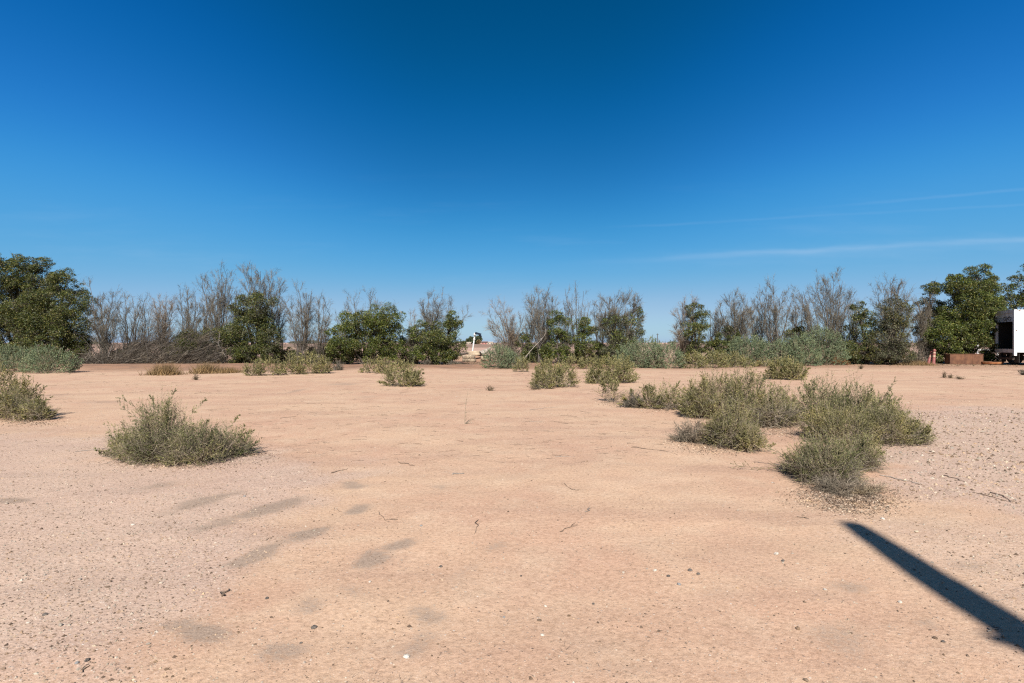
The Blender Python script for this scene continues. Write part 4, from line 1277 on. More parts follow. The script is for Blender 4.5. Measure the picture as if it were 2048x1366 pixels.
def trailer():
    c = np.array([35.3, 40.0])
    e = np.array([36.02, 42.45])
    wv = e - c
    wl = float(np.linalg.norm(wv))
    ax = math.atan2(wv[1], wv[0]) - math.pi / 2           # local +y runs across the rear, local +x runs forward
    z0 = g1(*c)
    Mx = Matrix.Translation((c[0], c[1], z0)) @ Matrix.Rotation(ax, 4, 'Z')
    root = thing('box_trailer', (c[0], c[1], z0), 'white box trailer with open dark rear doorway cut off by the right edge', 'trailer')
    L, zb, zt = 9.0, 1.02, 3.93

    def part(name, mat, boxes, parent=root, smooth=False):
        mb = MB()
        for lo, hi in boxes:
            mb.box(lo, hi, Mx)
        return mb.build(name, M[mat], parent, smooth)
    part('side_wall', 'white_paint', [((.16, 0, zb), (L, .05, zt - .10))])
    part('side_wall', 'white_paint', [((.16, wl - .05, zb), (L, wl, zt - .10))])
    part('front_wall', 'shade_in', [((L - .05, .06, zb), (L - .01, wl - .06, zt - .1))])
    part('roof', 'white_paint', [((.10, .003, zt - .097), (L, wl - .003, zt - .03))])
    part('cargo_floor', 'shade_in', [((.1, .06, zb + .02), (L - .06, wl - .06, zb + .14))])
    part('inner_lining', 'shade_in', [((.2, .055, zb + .15), (L - .06, .075, zt - .11)), ((.2, wl - .075, zb + .15), (L - .06, wl - .055, zt - .11)), ((.2, .08, zt - .125), (L - .06, wl - .08, zt - .105))])
    part('bottom_rail', 'white_paint', [((.165, -.018, zb - .10), (L, .03, zb + .06))])
    part('top_rail', 'white_paint', [((.165, -.016, zt - .13), (L, .03, zt - .015))])
    part('corner_post', 'white_paint', [((0, -.02, zb - .33), (.158, .16, zt))])
    part('corner_post', 'dull_white', [((0, wl - .14, zb - .06), (.158, wl + .02, zt))])
    part('door_header', 'dull_white', [((.004, .165, zt - .22), (.15, wl - .145, zt - .005))])
    part('door_sill', 'dull_white', [((-.02, .163, zb - .13), (.15, wl - .143, zb + .13))])
    for k in range(2):                                     # rolled-up door: two panels still hang in the opening
        a = zt - .225 - .31 * (k + 1) + .012
        d = part('door_panel', 'blue_grey' if k else 'dull_white', [((.05, .17, a), (.08, wl - .15, a + .296))])
    gr = MB()
    rng = np.random.default_rng(5)
    for (y0, z0_, s) in ((1.35, 3.28, .16), (1.15, 3.33, .14), (.95, 3.26, .17), (.75, 3.34, .13), (.55, 3.28, .13), (1.9, 3.14, .12)):
        t = np.linspace(0, 5.5, 12)
        P = np.stack([np.full(12, .046), y0 + s * np.sin(t * 1.3) * .8, z0_ + s * np.cos(t + y0 * 3)], 1)
        P = P @ np.array(Mx.to_3x3()).T + np.array(Mx.translation)
        gr.tubes(P, np.full((1, 12), .018), 4, rng)
    gr.build('graffiti', M['graffiti'], root, kind='stuff')
    part('bumper', 'steel_dark', [((.02, .25, .40), (.14, wl - .25, .55)), ((.05, .5, .55), (.12, .62, zb - .14)), ((.05, wl - .62, .55), (.12, wl - .5, zb - .14))])
    part('mud_flap', 'rubber', [((.35, .12, .2), (.37, .75, zb - .08))])
    part('mud_flap', 'rubber', [((.35, wl - .75, .2), (.37, wl - .12, zb - .08))])
    part('chassis_rail', 'steel_dark', [((.2, .75, zb - .3), (L, .87, zb - .03))])
    part('chassis_rail', 'steel_dark', [((.2, wl - .87, zb - .3), (L, wl - .75, zb - .03))])
    for x in (1.15, 2.4):
        part('axle', 'steel_dark', [((x - .07, .3, .43), (x + .07, wl - .3, .57))])
        for y in (.04, wl - .34):
            R = Mx @ Matrix.Translation((x, y + .15, .5)) @ Matrix.Rotation(math.pi / 2, 4, 'X')
            wc = np.array((Mx @ Vector((x, y + .15, .5))))
            wh = thing('wheel', wc, None, None)
            wh.parent = root
            wh.location = [float(q) for q in (wc - np.array([c[0], c[1], z0]))]
            MB().lathe([(.28, -.13), (.40, -.15), (.47, -.14), (.50, -.09), (.50, .09), (.47, .14), (.40, .15), (.28, .13)], 28, R, closed=True).build('tyre', M['rubber'], wh, True)
            MB().lathe([(.279, -.12), (.25, -.10), (.22, -.02), (.10, 0), (.09, -.08), (.001, -.085)], 24, R).build('rim', M['rim'], wh, True)
            MB().lathe([(.279, .12), (.25, .10), (.22, .045), (.10, .03), (.09, .10), (.001, .105)], 24, R).build('rim', M['rim'], wh, True)
    for x in np.arange(.55, L, .6):
        part('rivet_strip', 'white_paint', [((x, -.009, zb + .065), (x + .05, .004, zt - .135))])
    part('marker_lamp', 'rust', [((.25, -.03, zt - .09), (.37, -.014, zt - .04))])
    part('marker_lamp', 'rust', [((.10, -.035, 2.43), (.17, -.018, 2.49))])


trailer()


def rusty_box():
    x0, y0 = (1900 - CX) / F * 42.0, 42.0
    z = min(g1(x0 + q_, y0) for q_ in (0, .7, 1.4, 2.1)) - .02
    w_, d_, h_ = 2.15, .75, .76
    root = thing('rusty_steel_bin', (x0 + w_ / 2, y0 + d_ / 2, z), 'open rusty steel box on the ground between the red posts and the trailer', 'bin')
    Mx = Matrix.Translation((x0, y0, z)) @ Matrix.Rotation(-.20, 4, 'Z')
    t = .03
    for nm, lo, hi in (('front_panel', (0, 0, 0), (w_, t, h_)), ('back_panel', (0, d_ - t, 0), (w_, d_, h_)), ('end_panel', (0, t + .001, 0), (t, d_ - t - .001, h_)), ('end_panel', (w_ - t, t + .001, 0), (w_, d_ - t - .001, h_)), ('bottom_panel', (t, t, .01), (w_ - t, d_ - t, .04))):
        MB().box(lo, hi, Mx).build(nm, M['rust'], root)
    MB().box([-.02, -.02, h_], [w_ + .02, .045, h_ + .035], Mx).build('rim_bar', M['rust'], root)
    MB().box([-.02, d_ - .045, h_], [w_ + .02, d_ + .02, h_ + .035], Mx).build('rim_bar', M['rust'], root)
    for x in (.72, 1.45):
        MB().box([x, -.012, .02], [x + .05, .001, h_ - .01], Mx).build('stiffener', M['rust'], root)


rusty_box()


def rusty_pan():
    x, y = (1985 - CX) / F * 41.5, 41.5
    z = g1(x, y)
    root = thing('rusty_pan', (x, y, z), 'shallow orange rusty steel pan lying behind the trailer', 'scrap')
    Mx = Matrix.Translation((x, y, z)) @ Matrix.Scale(1.5, 4, (1, 0, 0))
    MB().lathe([(.001, .05), (.30, .05), (.40, .09), (.46, .20), (.50, .20), (.44, .05), (.34, .01), (.001, .01)], 24, Mx).build('pan', M['rust_bright'], root, True)
    MB().lathe([(.46, .195), (.46, .225), (.51, .225), (.51, .195)], 24, Mx, closed=True).build('rim', M['rust'], root, True)


rusty_pan()


def red_post(px_b, px_t, D, label, h, seed):
    x = (px_b - CX) / F * D
    z = g1(x, D)
    root = thing('red_post', (x, D, z), label, 'post', 'faded red posts')
    top = np.array([(px_t - CX) / F * D, D, z + h])
    up = unit(top - np.array([x, D, z]))
    R = Vector(up).to_track_quat('Z', 'Y').to_matrix().to_4x4()
    Mx = Matrix.Translation((x, D, z)) @ R
    MB().lathe([(.001, 0), (.16, 0), (.16, .05), (.10, .09), (.095, .55)], 16, Mx).build('base', M['faded_red'], root, True)
    MB().lathe([(.094, .551), (.094, .70)], 16, Mx).build('band', M['cream_band'], root, True)
    MB().lathe([(.092, .701), (.090, .82)], 16, Mx).build('shaft', M['faded_red'], root, True)
    MB().lathe([(.090, .821), (.088, .92)], 16, Mx).build('band', M['cream_band'], root, True)
    MB().lathe([(.087, .921), (.085, h - .14), (.11, h - .13), (.11, h - .07), (.06, h - .03), (.055, h), (.001, h + .01)], 16, Mx).build('cap', M['faded_red'], root, True)


red_post(1856, 1864.5, 41.6, 'faded red post leaning right against its upright twin', 1.0, 1)
red_post(1867, 1869, 41.3, 'upright faded red post left of the rusty box', 1.13, 2)


def ring(label, px, py, D, r, h, hole, tilt=(0, 0), sc=(1, 1), zoff=0.0, name='concrete_ring'):
    x = (px - CX) / F * D
    z = g1(x, D) + zoff
    root = thing(name, (x, D, z), label, 'concrete ring', 'tan concrete rings by the white pipe')
    Mx = Matrix.Translation((x, D, z)) @ Matrix.Rotation(tilt[0], 4, 'X') @ Matrix.Rotation(tilt[1], 4, 'Y') @ Matrix.Diagonal((sc[0], sc[1], 1, 1))
    q = h * .22
    MB().lathe([(hole, .02), (hole, h - .02), (hole + .03, h), (r - q, h), (r - q * .3, h - q * .3), (r, h - q), (r, q), (r - q * .3, q * .3), (r - q, 0), (hole + .03, 0)], 30, Mx, closed=True).build('ring', M['concrete'], root, True)


zb_ = 0.22
ring('lower concrete ring of the front pair stacked by the white pipe', 938.5, 722, 47.0, .58, .27, .36, zoff=zb_ * 0)
ring('upper concrete ring of the front pair stacked by the white pipe', 937.5, 715, 47.0, .54, .27, .33, zoff=.275)
ring('wide tan concrete ring lying behind the stacked pair, upper right of it', 951, 708, 49.0, .68, .22, .46, (0, -.10), zoff=.47)
ring('top tan concrete slab ring at the foot of the white pipe', 948, 704, 51.0, .72, .26, .5, (0, -.05), zoff=.58)
ring('open concrete ring with a thin pale rim, right of the stacked pair', 972, 716, 48.5, .46, .36, .40, (.1, 0), zoff=.12)
# the mound of soil the rings stand on
mx, my = (952 - CX) / F * 50.5, 50.5
mnd = MB()
nr, na = 10, 28
rr, aa = np.meshgrid(np.linspace(0, 1, nr), np.linspace(0, 2 * math.pi, na, endpoint=False), indexing='ij')
X_, Y_ = mx + 2.6 * rr * np.cos(aa), my + 2.6 * rr * np.sin(aa)
Z_ = gz(X_, Y_) - .02 + .60 * (1 - sstep(.2, 1, rr)) * (.8 + .3 * vnoise(X_ * 1.5, Y_ * 1.5, 77))
f_ = [[i * na + j, i * na + (j + 1) % na, (i + 1) * na + (j + 1) % na, (i + 1) * na + j][::-1] for i in range(nr - 1) for j in range(na)]
mnd.add(np.stack([X_.ravel(), Y_.ravel(), Z_.ravel()], 1), f_)
mo = mnd.build('earth_mound', M['ground'], smooth=True)
at_ = mo.data.attributes.new('red', 'FLOAT', 'POINT')
at_.data.foreach_set('value', np.full(len(mo.data.vertices), .8, np.float32))
tag(mo, kind='structure')
limb_thing('log', 'weathered tan log sloping up behind the concrete rings', [(962, 708, 48.2), (972, 702, 48.4), (981, 696, 48.6)], .26, 'bark_pale', 'log', 0, 11)
limb_thing('log', 'dark log lying left of the concrete rings', [(914, 709, 47.5), (925, 708, 47.5), (937, 706, 47.6)], .16, 'bark_dark', 'log', 0, 12)


def white_pipe():
    D = 51.5
    b, t = at(945, 703, D), at(949.5, 671, D)
    root = thing('white_standpipe', b, 'leaning white pipe with a white head and a dark flap, seen through the gap', 'pipe')
    d = t - b
    kk = np.linspace(0, 1, 5)[:, None]
    MB().tubes(b - d * .15 + d * 1.15 * kk, np.full((1, 5), .068), 14, RNG, cap=True).build('pipe', M['pvc'], root, True)
    R = Vector(d).to_track_quat('Z', 'Y').to_matrix().to_4x4()
    Mx = Matrix.Translation(tuple(b)) @ R
    l0 = float(np.linalg.norm(d))
    MB().lathe([(.083, l0 * .72), (.105, l0 * .725), (.105, l0 * .80), (.083, l0 * .805)], 16, Mx).build('collar', M['pvc'], root, True)
    MB().lathe([(.001, .25), (.06, .24), (.11, .20), (.125, .12), (.11, .03), (.07, -.02), (.001, -.02)], 18, Mx @ Matrix.Translation((0, 0, l0))).build('head', M['pvc'], root, True)
    MB().box([-.21, -.07, .02], [-.05, .07, .12], Mx @ Matrix.Translation((0, 0, l0))).build('spout', M['pvc'], root)
    Mp = Matrix.Translation(tuple(at(956.5, 667.5, D))) @ Matrix.Rotation(.28, 4, 'Y') @ Matrix.Rotation(.35, 4, 'X')
    MB().box([-.30, -.22, -.02], [.27, .22, .02], Mp).build('flap', M['panel'], root)
    Mq = Matrix.Translation(tuple(at(961, 670.5, D))) @ Matrix.Rotation(.5, 4, 'Y') @ Matrix.Rotation(.35, 4, 'X')
    MB().box([-.12, -.18, -.06], [.14, .12, -.03], Mq).build('flap', M['panel'], root)
    MB().tubes(np.array([t + d * .08, at(954, 667.5, D)]), np.full((1, 2), .02), 6, RNG).build('bracket', M['steel_dark'], root)


white_pipe()


def rail_fence():
    D = 52.0
    xa, xb = (1955 - CX) / F * D, (2035 - CX) / F * D
    root = thing('rail_fence', ((xa + xb) / 2, D, g1(xa, D)), 'white rail fence seen left of the trailer', 'fence')
    for x in np.linspace(xa, xb, 3):
        z = g1(x, D)
        MB().box([x - .06, D - .06, z], [x + .06, D + .06, z + 1.65]).build('post', M['fence_white'], root)
    for zz in (.85, 1.45):
        MB().box([xa, D - .09, zz], [xb, D - .062, zz + .16]).build('rail', M['fence_white'], root)


rail_fence()


# pole whose long shadow falls across the sand: it stands behind the photographer's right shoulder
def pole():
    tipx, tipy = px2ground(1708, 1052)
    H = 8.6
    L = H / math.tan(SUN_EL)
    bx_, by_ = 2.38, tipy - L * math.cos(SUN_AZ)
    z = g1(bx_, by_)
    tx_ = tipx - L * math.sin(SUN_AZ)
    root = thing('utility_pole', (bx_, by_, z), 'thick wooden pole behind the camera that throws the long dark shadow at lower right', 'pole')
    kk = np.linspace(0, 1, 12)
    P = np.stack([bx_ + (tx_ - bx_) * kk ** 4, np.full(12, by_), z - .3 + (H + .3) * kk], 1)
    R = .172 - .028 * kk
    R[-1] = .11
    MB().tubes(P, R[None], 20, RNG, cap=True).build('shaft', M['bark'], root, True)
    hz = 6.98
    MB().box([bx_ - .125, by_ - .03, hz], [bx_, by_ + .03, hz + .07]).build('step_bracket', M['steel_dark'], root)


pole()

# ------------------------------------------------------------------ far away
M['far_leaf'] = foliage('far_tree_leaf', [(0.0, (0.045, 0.062, 0.034)), (1.0, (0.085, 0.10, 0.05))], .7, 0, .2)
M['far_haze_leaf'] = foliage('haze_tinted_leaf', [(0.0, (0.11, 0.13, 0.11)), (1.0, (0.16, 0.17, 0.14))], .8, 0, .1)  # distance haze mixed into the leaf colour of the hedge line
M['wall_far'] = surface('cream_stucco', (0.50, 0.42, 0.34), (0.58, 0.50, 0.42), .4, .9, 0)
M['wall_red'] = surface('pinkish_wall', (0.40, 0.17, 0.14), (0.46, 0.21, 0.17), .4, .9, 0)
M['roof_far'] = surface('brown_roof', (0.12, 0.085, 0.075), (0.2, 0.14, 0.12), .4, .9, 0)
M['roof_tan'] = surface('tan_roof', (0.42, 0.33, 0.25), (0.5, 0.4, 0.31), .4, .9, 0)
M['window_dark'] = surface('dark_window_glass', (0.02, 0.025, 0.03), (0.04, 0.045, 0.05), 1, .2, 0)


def far_tree(label, cx, D, blobs, seed, mat='far_leaf', name='far_tree'):
    rng = np.random.default_rng(seed)
    x = (cx - CX) / F * D
    root = thing(name, (x, D, 0), label, 'tree', 'far trees across the field')
    cr = MB()
    for (bx_, by_, rx, ry) in blobs:
        c = at(bx_, by_, D)
        ax = np.array([rx, rx, ry]) / F * D
        n = int(50 + 26 * rx * ry)
        d = unit(rng.normal(size=(n, 3)))
        p = c + d * ax * rng.uniform(.6, 1.08, (n, 1))
        p[:, 2] = np.maximum(p[:, 2], .2)
        s = rng.uniform(.6, 1.5, n) * D / 520
        cr.leaves(p, d + rng.normal(size=(n, 3)) * .8, s, s * .8, rng)
    top = at(cx, blobs[0][1], D)
    MB().tubes(np.array([[x, D, -.1], [x, D, top[2] * .5], top]), np.array([[.4, .3, .1]]), 6, rng).build('trunk', M['bark_dark'], root)
    cr.build('crown', M[mat], root, kind='stuff')


far_tree('large round dark tree far across the field, right of the white pipe', 955, 540, [(955, 680, 7, 7), (958, 677, 5, 5), (950, 683, 6, 4)], 701)
far_tree('dark far tree across the field, left of the white pipe', 943, 560, [(943, 680, 6, 6), (937, 682, 5, 4)], 702)
far_tree('yellow-brown far tree in front of the far house', 957.5, 500, [(957.5, 684, 2.6, 3.0)], 703, 'dry_grass')
far_tree('small dark far tree beside the leafy tree at the left of the gap', 928, 560, [(928, 686, 4, 2)], 704)
rngf = np.random.default_rng(710)
belt = MB()
for k in range(70):                                        # the hedge line along the far edge of the flats
    px, Dk, hh = rngf.uniform(-300, 2350), rngf.uniform(640, 900), rngf.uniform(1.0, 3.0)
    c_ = at(px, 687.2 - hh, Dk)
    rx_ = rngf.uniform(5, 18)
    ax_ = np.array([rx_, 6, hh]) / F * Dk
    n_ = int(50 + 12 * rx_ * hh)
    d_ = unit(rngf.normal(size=(n_, 3)))
    p_ = c_ + d_ * ax_ * rngf.uniform(.5, 1.1, (n_, 1))
    p_[:, 2] = np.maximum(p_[:, 2], .2)
    s_ = rngf.uniform(.6, 1.4, n_) * Dk / 560
    belt.leaves(p_, d_ + rngf.normal(size=(n_, 3)) * .8, s_, s_ * .8, rngf, True)
o_ = belt.build('distant_hedge', M['far_haze_leaf'], kind='stuff')
o_['label'] = 'low greyish line of bushes along the horizon across the fields'


def house(label, px0, px1, py_t, D, wall, roof, seed):
    x0, x1 = (px0 - CX) / F * D, (px1 - CX) / F * D
    root = thing('far_house', ((x0 + x1) / 2, D, 0), label, 'house', 'far houses across the field')
    top = CAMH - (py_t - HY) / F * D
    ev = top * .62
    MB().box([x0, D, -.1], [x1, D + 7, ev]).build('wall', M[wall], root)
    o = .6
    v = [(x0 - o, D - o, ev), (x1 + o, D - o, ev), (x1 + o, D + 7 + o, ev), (x0 - o, D + 7 + o, ev), (x0 - o, D + 3.5, top), (x1 + o, D + 3.5, top)]
    mb = MB().add(v, [[0, 1, 5, 4], [2, 3, 4, 5], [0, 3, 2, 1]])
    mb.add(v, [[0, 4, 3], [1, 2, 5]])
    mb.build('roof', M[roof], root)
    n = max(2, int((x1 - x0) / 3))
    for k in range(n):
        xx = x0 + (k + .3) * (x1 - x0) / n
        MB().box([xx, D - .06, ev * .35], [xx + (x1 - x0) / n * .4, D - .01, ev * .8]).build('window', M['window_dark'], root)


house('far pinkish house with a dark gabled roof across the field', 963, 974, 682.6, 520, 'wall_red', 'roof_far', 1)
house('far low cream house with a tan roof at the right of the field gap', 974.5, 985, 683.4, 530, 'wall_far', 'roof_tan', 2)
house('far small pale house left of the white pipe', 934, 941, 684.2, 530, 'wall_far', 'roof_tan', 3)


def far_pole():
    D = 330.0
    x = (1315 - CX) / F * D
    root = thing('far_utility_pole', (x, D, 0), 'thin dark utility pole standing in the open sky gap', 'pole')
    h = CAMH + (685 - 667) / F * D
    MB().tubes(np.array([[x, D, -.2], [x, D, h * .5], [x, D, h]]), np.array([[.22, .2, .17]]), 8, RNG, cap=True).build('shaft', M['bark_dark'], root)
    MB().box([x - .7, D - .08, h - .7], [x + .7, D + .08, h - .5]).build('crossarm', M['bark_dark'], root)


far_pole()

# ------------------------------------------------------------------ stones, sticks and litter
STONE = [(0.0, (0.085, 0.058, 0.042)), (0.22, (0.15, 0.104, 0.075)), (0.42, (0.27, 0.19, 0.14)), (0.65, (0.36, 0.265, 0.20)), (0.86, (0.29, 0.245, 0.21)), (0.97, (0.40, 0.33, 0.265)), (1.0, (0.52, 0.45, 0.38))]
M['pebble'] = foliage('pebble', STONE, .85, 0, .2)
M['litter'] = foliage('leaf_litter', [(0.0, (0.09, 0.06, 0.042)), (0.4, (0.21, 0.15, 0.11)), (0.8, (0.38, 0.29, 0.22)), (1.0, (0.56, 0.46, 0.37))], .85, 0, .2)
M['stone_dark'] = surface('dark_stone', (0.06, 0.05, 0.043), (0.15, 0.125, 0.105), 30, .85, .4)
M['stone_white'] = surface('white_stone', (0.40, 0.345, 0.28), (0.56, 0.50, 0.43), 25, .8, .3)
M['stone_tan'] = surface('tan_stone', (0.30, 0.215, 0.155), (0.45, 0.34, 0.25), 25, .85, .3)
M['stone_grey'] = surface('grey_stone', (0.17, 0.165, 0.16), (0.30, 0.29, 0.28), 25, .85, .3)

ph = (1 + 5 ** .5) / 2
ICO = unit(np.array([(-1, ph, 0), (1, ph, 0), (-1, -ph, 0), (1, -ph, 0), (0, -1, ph), (0, 1, ph), (0, -1, -ph), (0, 1, -ph), (ph, 0, -1), (ph, 0, 1), (-ph, 0, -1), (-ph, 0, 1)], float))
ICF = np.array([(0, 11, 5), (0, 5, 1), (0, 1, 7), (0, 7, 10), (0, 10, 11), (1, 5, 9), (5, 11, 4), (11, 10, 2), (10, 7, 6), (7, 1, 8), (3, 9, 4), (3, 4, 2), (3, 2, 6), (3, 6, 8), (3, 8, 9), (4, 9, 5), (2, 4, 11), (6, 2, 10), (8, 6, 7), (9, 8, 1)])
OCT = np.array([(1, 0, 0), (0, 1, 0), (-1, 0, 0), (0, -1, 0), (0, 0, 1), (0, 0, -1)], float)
OCF = np.array([(0, 1, 4), (1, 2, 4), (2, 3, 4), (3, 0, 4), (1, 0, 5), (2, 1, 5), (3, 2, 5), (0, 3, 5)])


PYR = np.array([(1, 0, -.3), (0, 1, -.3), (-1, 0, -.3), (0, -1, -.3), (0, 0, .9)], float)
PYF = np.array([(0, 1, 4), (1, 2, 4), (2, 3, 4), (3, 0, 4)])


def rocks(mb, x, y, s, rng, base, faces, sink=.25):
    N = len(x)
    V = base[None] * rng.uniform(.72, 1.25, (N, len(base), 1))
    V = V * np.stack([rng.uniform(.8, 1.35, N), rng.uniform(.7, 1.1, N), rng.uniform(.45, .8, N)], 1)[:, None, :]
    a = rng.uniform(0, 6.283, N)
    c, s_ = np.cos(a)[:, None], np.sin(a)[:, None]
    X = V[..., 0] * c - V[..., 1] * s_
    Y = V[..., 0] * s_ + V[..., 1] * c
    V = np.stack([X, Y, V[..., 2]], -1) * s[:, None, None]
    V += np.stack([x, y, gz(x, y) + s * (.5 - sink)], 1)[:, None, :]
    f = (np.arange(N) * len(base))[:, None, None] + faces[None]
    mb.add(V.reshape(-1, 3), f.reshape(-1, 3))


def scatter_gravel():
    rng = np.random.default_rng(800)
    mb = MB()
    # more of them in the stony ground; fewer, in drifts, on the sand
    n = 95000
    d = 2.2 * np.exp(rng.uniform(0, 1, n) * math.log(19 / 2.2))
    x = rng.uniform(-1.05, 1.05, n) * (d * .95 + .6)
    g = gravel_at(x, d)
    drift = sstep(.52, .74, vnoise(x * 1.3, d * 1.3, 51)) * .5
    p = np.clip(.17 + .80 * g + drift * .25, 0, 1)
    k = rng.random(n) < p
    x, d, g = x[k], d[k], g[k]
    s = np.clip(rng.lognormal(math.log(.0048), .50, len(x)), .002, .014) * (1 + .30 * g + 1.15 * sstep(.35, .8, g) * sstep(2.5, 4.2, x)) * np.maximum(1, d / 6.5) ** .45
    rocks(mb, x, d, s, rng, PYR, PYF, .45)
    n = 420
    d = 2.3 * np.exp(rng.uniform(0, 1, n) * math.log(9 / 2.3))
    x = rng.uniform(-1, 1, n) * (d * .95 + .4)
    k = rng.random(n) < .25 + .75 * gravel_at(x, d)
    x, d = x[k], d[k]
    rocks(mb, x, d, np.clip(rng.lognormal(math.log(.0085), .32, len(x)), .006, .017), rng, ICO, ICF)
    o = mb.build('gravel', M['pebble'], kind='stuff')
    o['label'] = 'loose pebbles strewn over the sand'


scatter_gravel()


def scatter_litter():
    rng = np.random.default_rng(810)
    C, D_, L = [], [], []
    # flakes of leaf and bark under the bushes
    for (px, py, a, b, n, s) in [(1690, 990, 105, 30, 4200, .85), (1720, 1008, 80, 24, 1800, .85), (1425, 896, 75, 16, 1500, 1.0), (1390, 885, 60, 12, 800, 1.0), (1560, 858, 60, 16, 900, 1.1), (385, 930, 140, 14, 1500, .9), (1610, 868, 60, 12, 700, 1.1), (480, 912, 70, 10, 500, .9), (1330, 822, 60, 8, 400, 1.2), (60, 846, 70, 8, 500, 1.2), (1230, 808, 40, 6, 250, 1.4)]:
        u = rng.normal(size=n) * a * .5 + px
        v = rng.normal(size=n) * b * .5 + py
        D = F * CAMH / (np.maximum(v, 720) - HY)
        X = (u - CX) / F * D
        C.append(np.stack([X, D, gz(X, D) + rng.uniform(.003, .02, n)], 1))
        D_.append(np.stack([rng.normal(size=n), rng.normal(size=n), rng.normal(size=n) * .25], 1))
        L.append(rng.uniform(.012, .034, n) * s)
    mb = MB()
    Lc = np.concatenate(L)
    mb.leaves(np.concatenate(C), np.concatenate(D_), Lc, Lc * .42, rng)
    o = mb.build('leaf_litter', M['litter'], kind='stuff')
    o['label'] = 'pale dry flakes of leaf litter under the bushes'
    n = 7000
    X = rng.uniform(-44, 44, n)
    D = rng.normal(41.8, 1.7, n)
    mb = MB().leaves(np.stack([X, D, gz(X, D) + .02], 1), np.stack([rng.normal(size=n), rng.normal(size=n), rng.normal(size=n) * .25], 1), rng.uniform(.06, .16, n), .05, rng, True)
    o = mb.build('bark_litter', M['stick_twig'], kind='stuff')
    o['label'] = 'dark dead leaves and bark under the tree row'
    # short twigs too small to count
    mb = MB()
    n = 5200
    d = 2.6 * np.exp(rng.uniform(0, 1, n) * math.log(34 / 2.6))
    x = rng.uniform(-1, 1, n) * (d * .95 + .4)
    k = vnoise(x * .9, d * .9, 61) + .35 * gravel_at(x, d) > .62
    x, d = x[k], d[k]
    n = len(x)
    p = np.stack([x, d, gz(x, d) + .005], 1)
    a = rng.uniform(0, 6.283, n)
    l = rng.uniform(.012, .045, n) * np.maximum(1, d / 6) ** .9
    e = p + np.stack([np.cos(a) * l, np.sin(a) * l, rng.uniform(.0, .03, n)], 1)
    mb.spikes(p, e, .0013 * np.maximum(1, d / 6) ** .7, rng)
    n = 2600
    d = 7.5 * np.exp(rng.uniform(0, 1, n) * math.log(34 / 7.5))
    x = rng.uniform(-1, 1, n) * (d * .95)
    k = vnoise(x * .25, d * .9, 63) > .52
    x, d = x[k], d[k]
    n = len(x)
    a = rng.normal(size=n) * .35 + np.where(rng.random(n) < .5, 0, math.pi)
    l = rng.uniform(.06, .26, n) * (d / 9) ** .6
    p = np.stack([x, d, gz(x, d) + .004], 1)
    e = p + np.stack([np.cos(a) * l, np.sin(a) * l, rng.uniform(.0, .02, n)], 1)
    e[:, 2] = gz(e[:, 0], e[:, 1]) + rng.uniform(.003, .02, n)
    mb.spikes(p, e, .0022 * (d / 8) ** .8, rng)
    o = mb.build('twig_litter', M['stick'], kind='stuff')
    o['label'] = 'scraps of dry twig scattered over the ground'


scatter_litter()


def stone(px, py, wpx, mat, label, seed, flat=.6):
    rng = np.random.default_rng(seed)
    X, Y = px2ground(px, py)
    s = wpx * .42 / F * Y
    z = g1(X, Y)
    V = ICO * rng.uniform(.8, 1.18, (12, 1)) * np.array([1.0, .8, flat])
    V = V * s
    o = MB().add(V, ICF)
    ob = o.build('stone', M[mat])
    ob.location = (X, Y, z + s * flat * .30)
    ob.rotation_euler = (0, 0, rng.uniform(0, 6))
    tag(ob, label, 'stone', 'stones on the sand')


